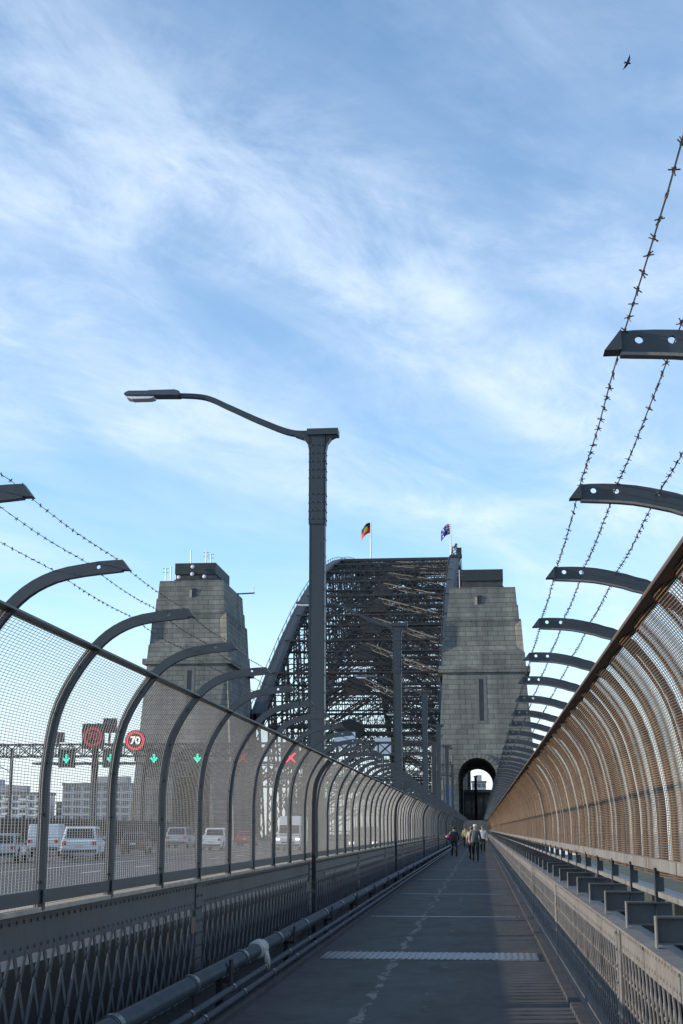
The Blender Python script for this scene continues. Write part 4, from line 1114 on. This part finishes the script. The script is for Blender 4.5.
for k in range(3): 
    mb = MB(); mb.box(-1.6,1.4,-1,1,2.9+3.8*k,3.0+3.8*k); part('platform', mb, M['ledge'], t)
t = thing('mesh_screen', 'pale mesh screen crossing the end of the footpath before the pylon', 'screen', (-.75, 208, 0))
mb = MB()
for k in range(75): mb.bar((-1.85+.05*k,0,.1),(-1.85+.05*k,0,2.75),.012,.012)
for k in range(40): mb.bar((-1.85,0.01,.1+.068*k),(1.85,0.01,.1+.068*k),.02,.02)
part('mesh', mb, M['wire'], t)
mb = MB()
for x in (-1.85,-.6,.6,1.85): mb.bar((x,.05,0),(x,.05,2.8),.07,.07)
mb.bar((-1.85,.05,2.8),(1.85,.05,2.8),.08,.08); part('frame', mb, M['post_paint'], t)

# ------------------------------------------------------------------ camera
f_px = 1400.0
p = math.atan(317/f_px); w = math.atan(139.5/f_px*math.cos(p))
fw = V((-math.sin(w)*math.cos(p), math.cos(w)*math.cos(p), math.sin(p))); rt = V((math.cos(w), math.sin(w), 0)); up = rt.cross(fw)
cam = bpy.data.cameras.new('camera'); co = bpy.data.objects.new('camera', cam); COL.objects.link(co)
cam.sensor_fit = 'VERTICAL'; cam.sensor_height = 36; cam.sensor_width = 24; cam.lens = 36*f_px/1024; cam.clip_start = .1; cam.clip_end = 30000
EYE = V((0,0,1.6))
co.matrix_world = Matrix(((rt.x,up.x,-fw.x,EYE.x),(rt.y,up.y,-fw.y,EYE.y),(rt.z,up.z,-fw.z,EYE.z),(0,0,0,1)))
S.camera = co
BIRD.location = EYE + (fw*f_px+rt*(628-341.5)-up*(63-512)).normalized()*80
BIRD.rotation_euler = (R(18), R(-42), R(-58))

# ------------------------------------------------------------------ light and sky
AZ, EL = R(99), R(13)
sd = V((-math.sin(AZ)*math.cos(EL), math.cos(AZ)*math.cos(EL), math.sin(EL)))
sl = bpy.data.lights.new('sun', 'SUN'); sl.energy = 3.1; sl.angle = R(.53); sl.color = (1, .86, .69)
so = bpy.data.objects.new('sun', sl); COL.objects.link(so); so.rotation_euler = sd.to_track_quat('Z','Y').to_euler(); so.location = (-50,30,60)
wd = bpy.data.worlds.new('World'); S.world = wd; wd.use_nodes = True
nt = wd.node_tree; N = nt.nodes; L = nt.links
bg = N['Background']; bg.inputs['Strength'].default_value = .15
sk = N.new('ShaderNodeTexSky'); sk.sky_type = 'NISHITA'; sk.sun_disc = False; sk.sun_elevation = EL; sk.sun_rotation = -AZ
sk.air_density = 1.0; sk.dust_density = 0; sk.ozone_density = 1.9; sk.altitude = 1200
tc = N.new('ShaderNodeTexCoord'); sp = N.new('ShaderNodeSeparateXYZ'); L.new(tc.outputs['Generated'], sp.inputs[0])
def MM(op, a, b=None, c=None):
    k = N.new('ShaderNodeMath'); k.operation = op
    for i, q in enumerate((a,b,c)):
        if q is None: continue
        if isinstance(q, (int,float)): k.inputs[i].default_value = q
        else: L.new(q, k.inputs[i])
    return k.outputs[0]
den = MM('ADD', MM('MAXIMUM', sp.outputs[2], 0), .14)
px = MM('DIVIDE', sp.outputs[0], den); py = MM('DIVIDE', sp.outputs[1], den)
cb = N.new('ShaderNodeCombineXYZ'); L.new(px, cb.inputs[0]); L.new(py, cb.inputs[1])
def cloud(rot, scl, off, sc, det, rough, dist, lo, hi):
    mp = N.new('ShaderNodeMapping'); mp.vector_type = 'TEXTURE'; mp.inputs['Rotation'].default_value = (0,0,rot); mp.inputs['Scale'].default_value = scl; mp.inputs['Location'].default_value = off
    L.new(cb.outputs[0], mp.inputs[0])
    n = N.new('ShaderNodeTexNoise'); n.inputs['Scale'].default_value = sc; n.inputs['Detail'].default_value = det; n.inputs['Roughness'].default_value = rough; n.inputs['Distortion'].default_value = dist
    L.new(mp.outputs[0], n.inputs['Vector'])
    k = N.new('ShaderNodeMapRange'); k.interpolation_type = 'SMOOTHSTEP'; k.inputs[1].default_value = lo; k.inputs[2].default_value = hi
    L.new(n.outputs['Fac'], k.inputs[0]); return k.outputs[0]
c1 = cloud(R(62), (2.2,1,1), (3.1,1.7,0), 1.5, 7, .55, .5, .40, .70)
c2 = cloud(R(48), (3.2,1,1), (7.3,2.2,0), 3.6, 9, .62, .9, .38, .75)
c3 = cloud(R(62), (2.5,1,1), (1.3,5.2,0), .8, 3, .5, .2, .38, .62)
cov = MM('MULTIPLY', MM('ADD', MM('MULTIPLY', c1, .75), MM('MULTIPLY', c2, .25)), MM('ADD', MM('MULTIPLY', c3, .5), .5))
dist = MM('ADD', MM('ADD', MM('MULTIPLY', px, .81), MM('MULTIPLY', py, -.58)), MM('MULTIPLY', MM('SUBTRACT', c1, .5), .16))
def band(c, w, amt):
    k = N.new('ShaderNodeMapRange'); k.interpolation_type = 'SMOOTHERSTEP'; k.inputs[1].default_value = w; k.inputs[2].default_value = 0
    k.inputs[3].default_value = 0; k.inputs[4].default_value = amt
    L.new(MM('ABSOLUTE', MM('SUBTRACT', dist, c)), k.inputs[0]); return k.outputs[0]
c4 = cloud(R(75), (1.5,1,1), (2.3,9.1,0), 4.2, 10, .66, .5, .33, .70)
c5 = cloud(R(35), (1.7,1,1), (6.1,.4,0), 1.9, 8, .6, .4, .44, .72)
bands = MM('MULTIPLY', MM('ADD', band(-1.22, .38, .6), band(-1.66, .28, .48)), MM('ADD', MM('MULTIPLY', c4, .8), MM('MULTIPLY_ADD', c2, .35, .12)))
cov = MM('ADD', MM('ADD', MM('MULTIPLY_ADD', cov, .42, .05), bands), MM('MULTIPLY', MM('MULTIPLY', c5, MM('ADD', c4, .25)), .42))
cov = MM('MINIMUM', cov, .88)
hz = N.new('ShaderNodeMapRange'); hz.interpolation_type = 'SMOOTHSTEP'; hz.inputs[1].default_value = .0; hz.inputs[2].default_value = .22; hz.inputs[3].default_value = .8; hz.inputs[4].default_value = 0
L.new(sp.outputs[2], hz.inputs[0]); cov = MM('MAXIMUM', cov, hz.outputs[0])
mx = N.new('ShaderNodeMix'); mx.data_type = 'RGBA'; L.new(cov, mx.inputs[0]); hs = N.new('ShaderNodeHueSaturation'); hs.inputs['Saturation'].default_value = 1.10; hs.inputs['Value'].default_value = 1.08; hs.inputs['Hue'].default_value = .498; L.new(sk.outputs[0], hs.inputs['Color']); L.new(hs.outputs[0], mx.inputs[6]); mx.inputs[7].default_value = (3.2,3.72,4.4,1)
L.new(mx.outputs[2], bg.inputs['Color'])

S.view_settings.view_transform = 'Standard'; S.view_settings.look = 'None'; S.view_settings.exposure = .9; S.view_settings.gamma = 1
S.render.engine = 'CYCLES'
S.cycles.max_bounces = 6; S.cycles.diffuse_bounces = 3; S.cycles.glossy_bounces = 3
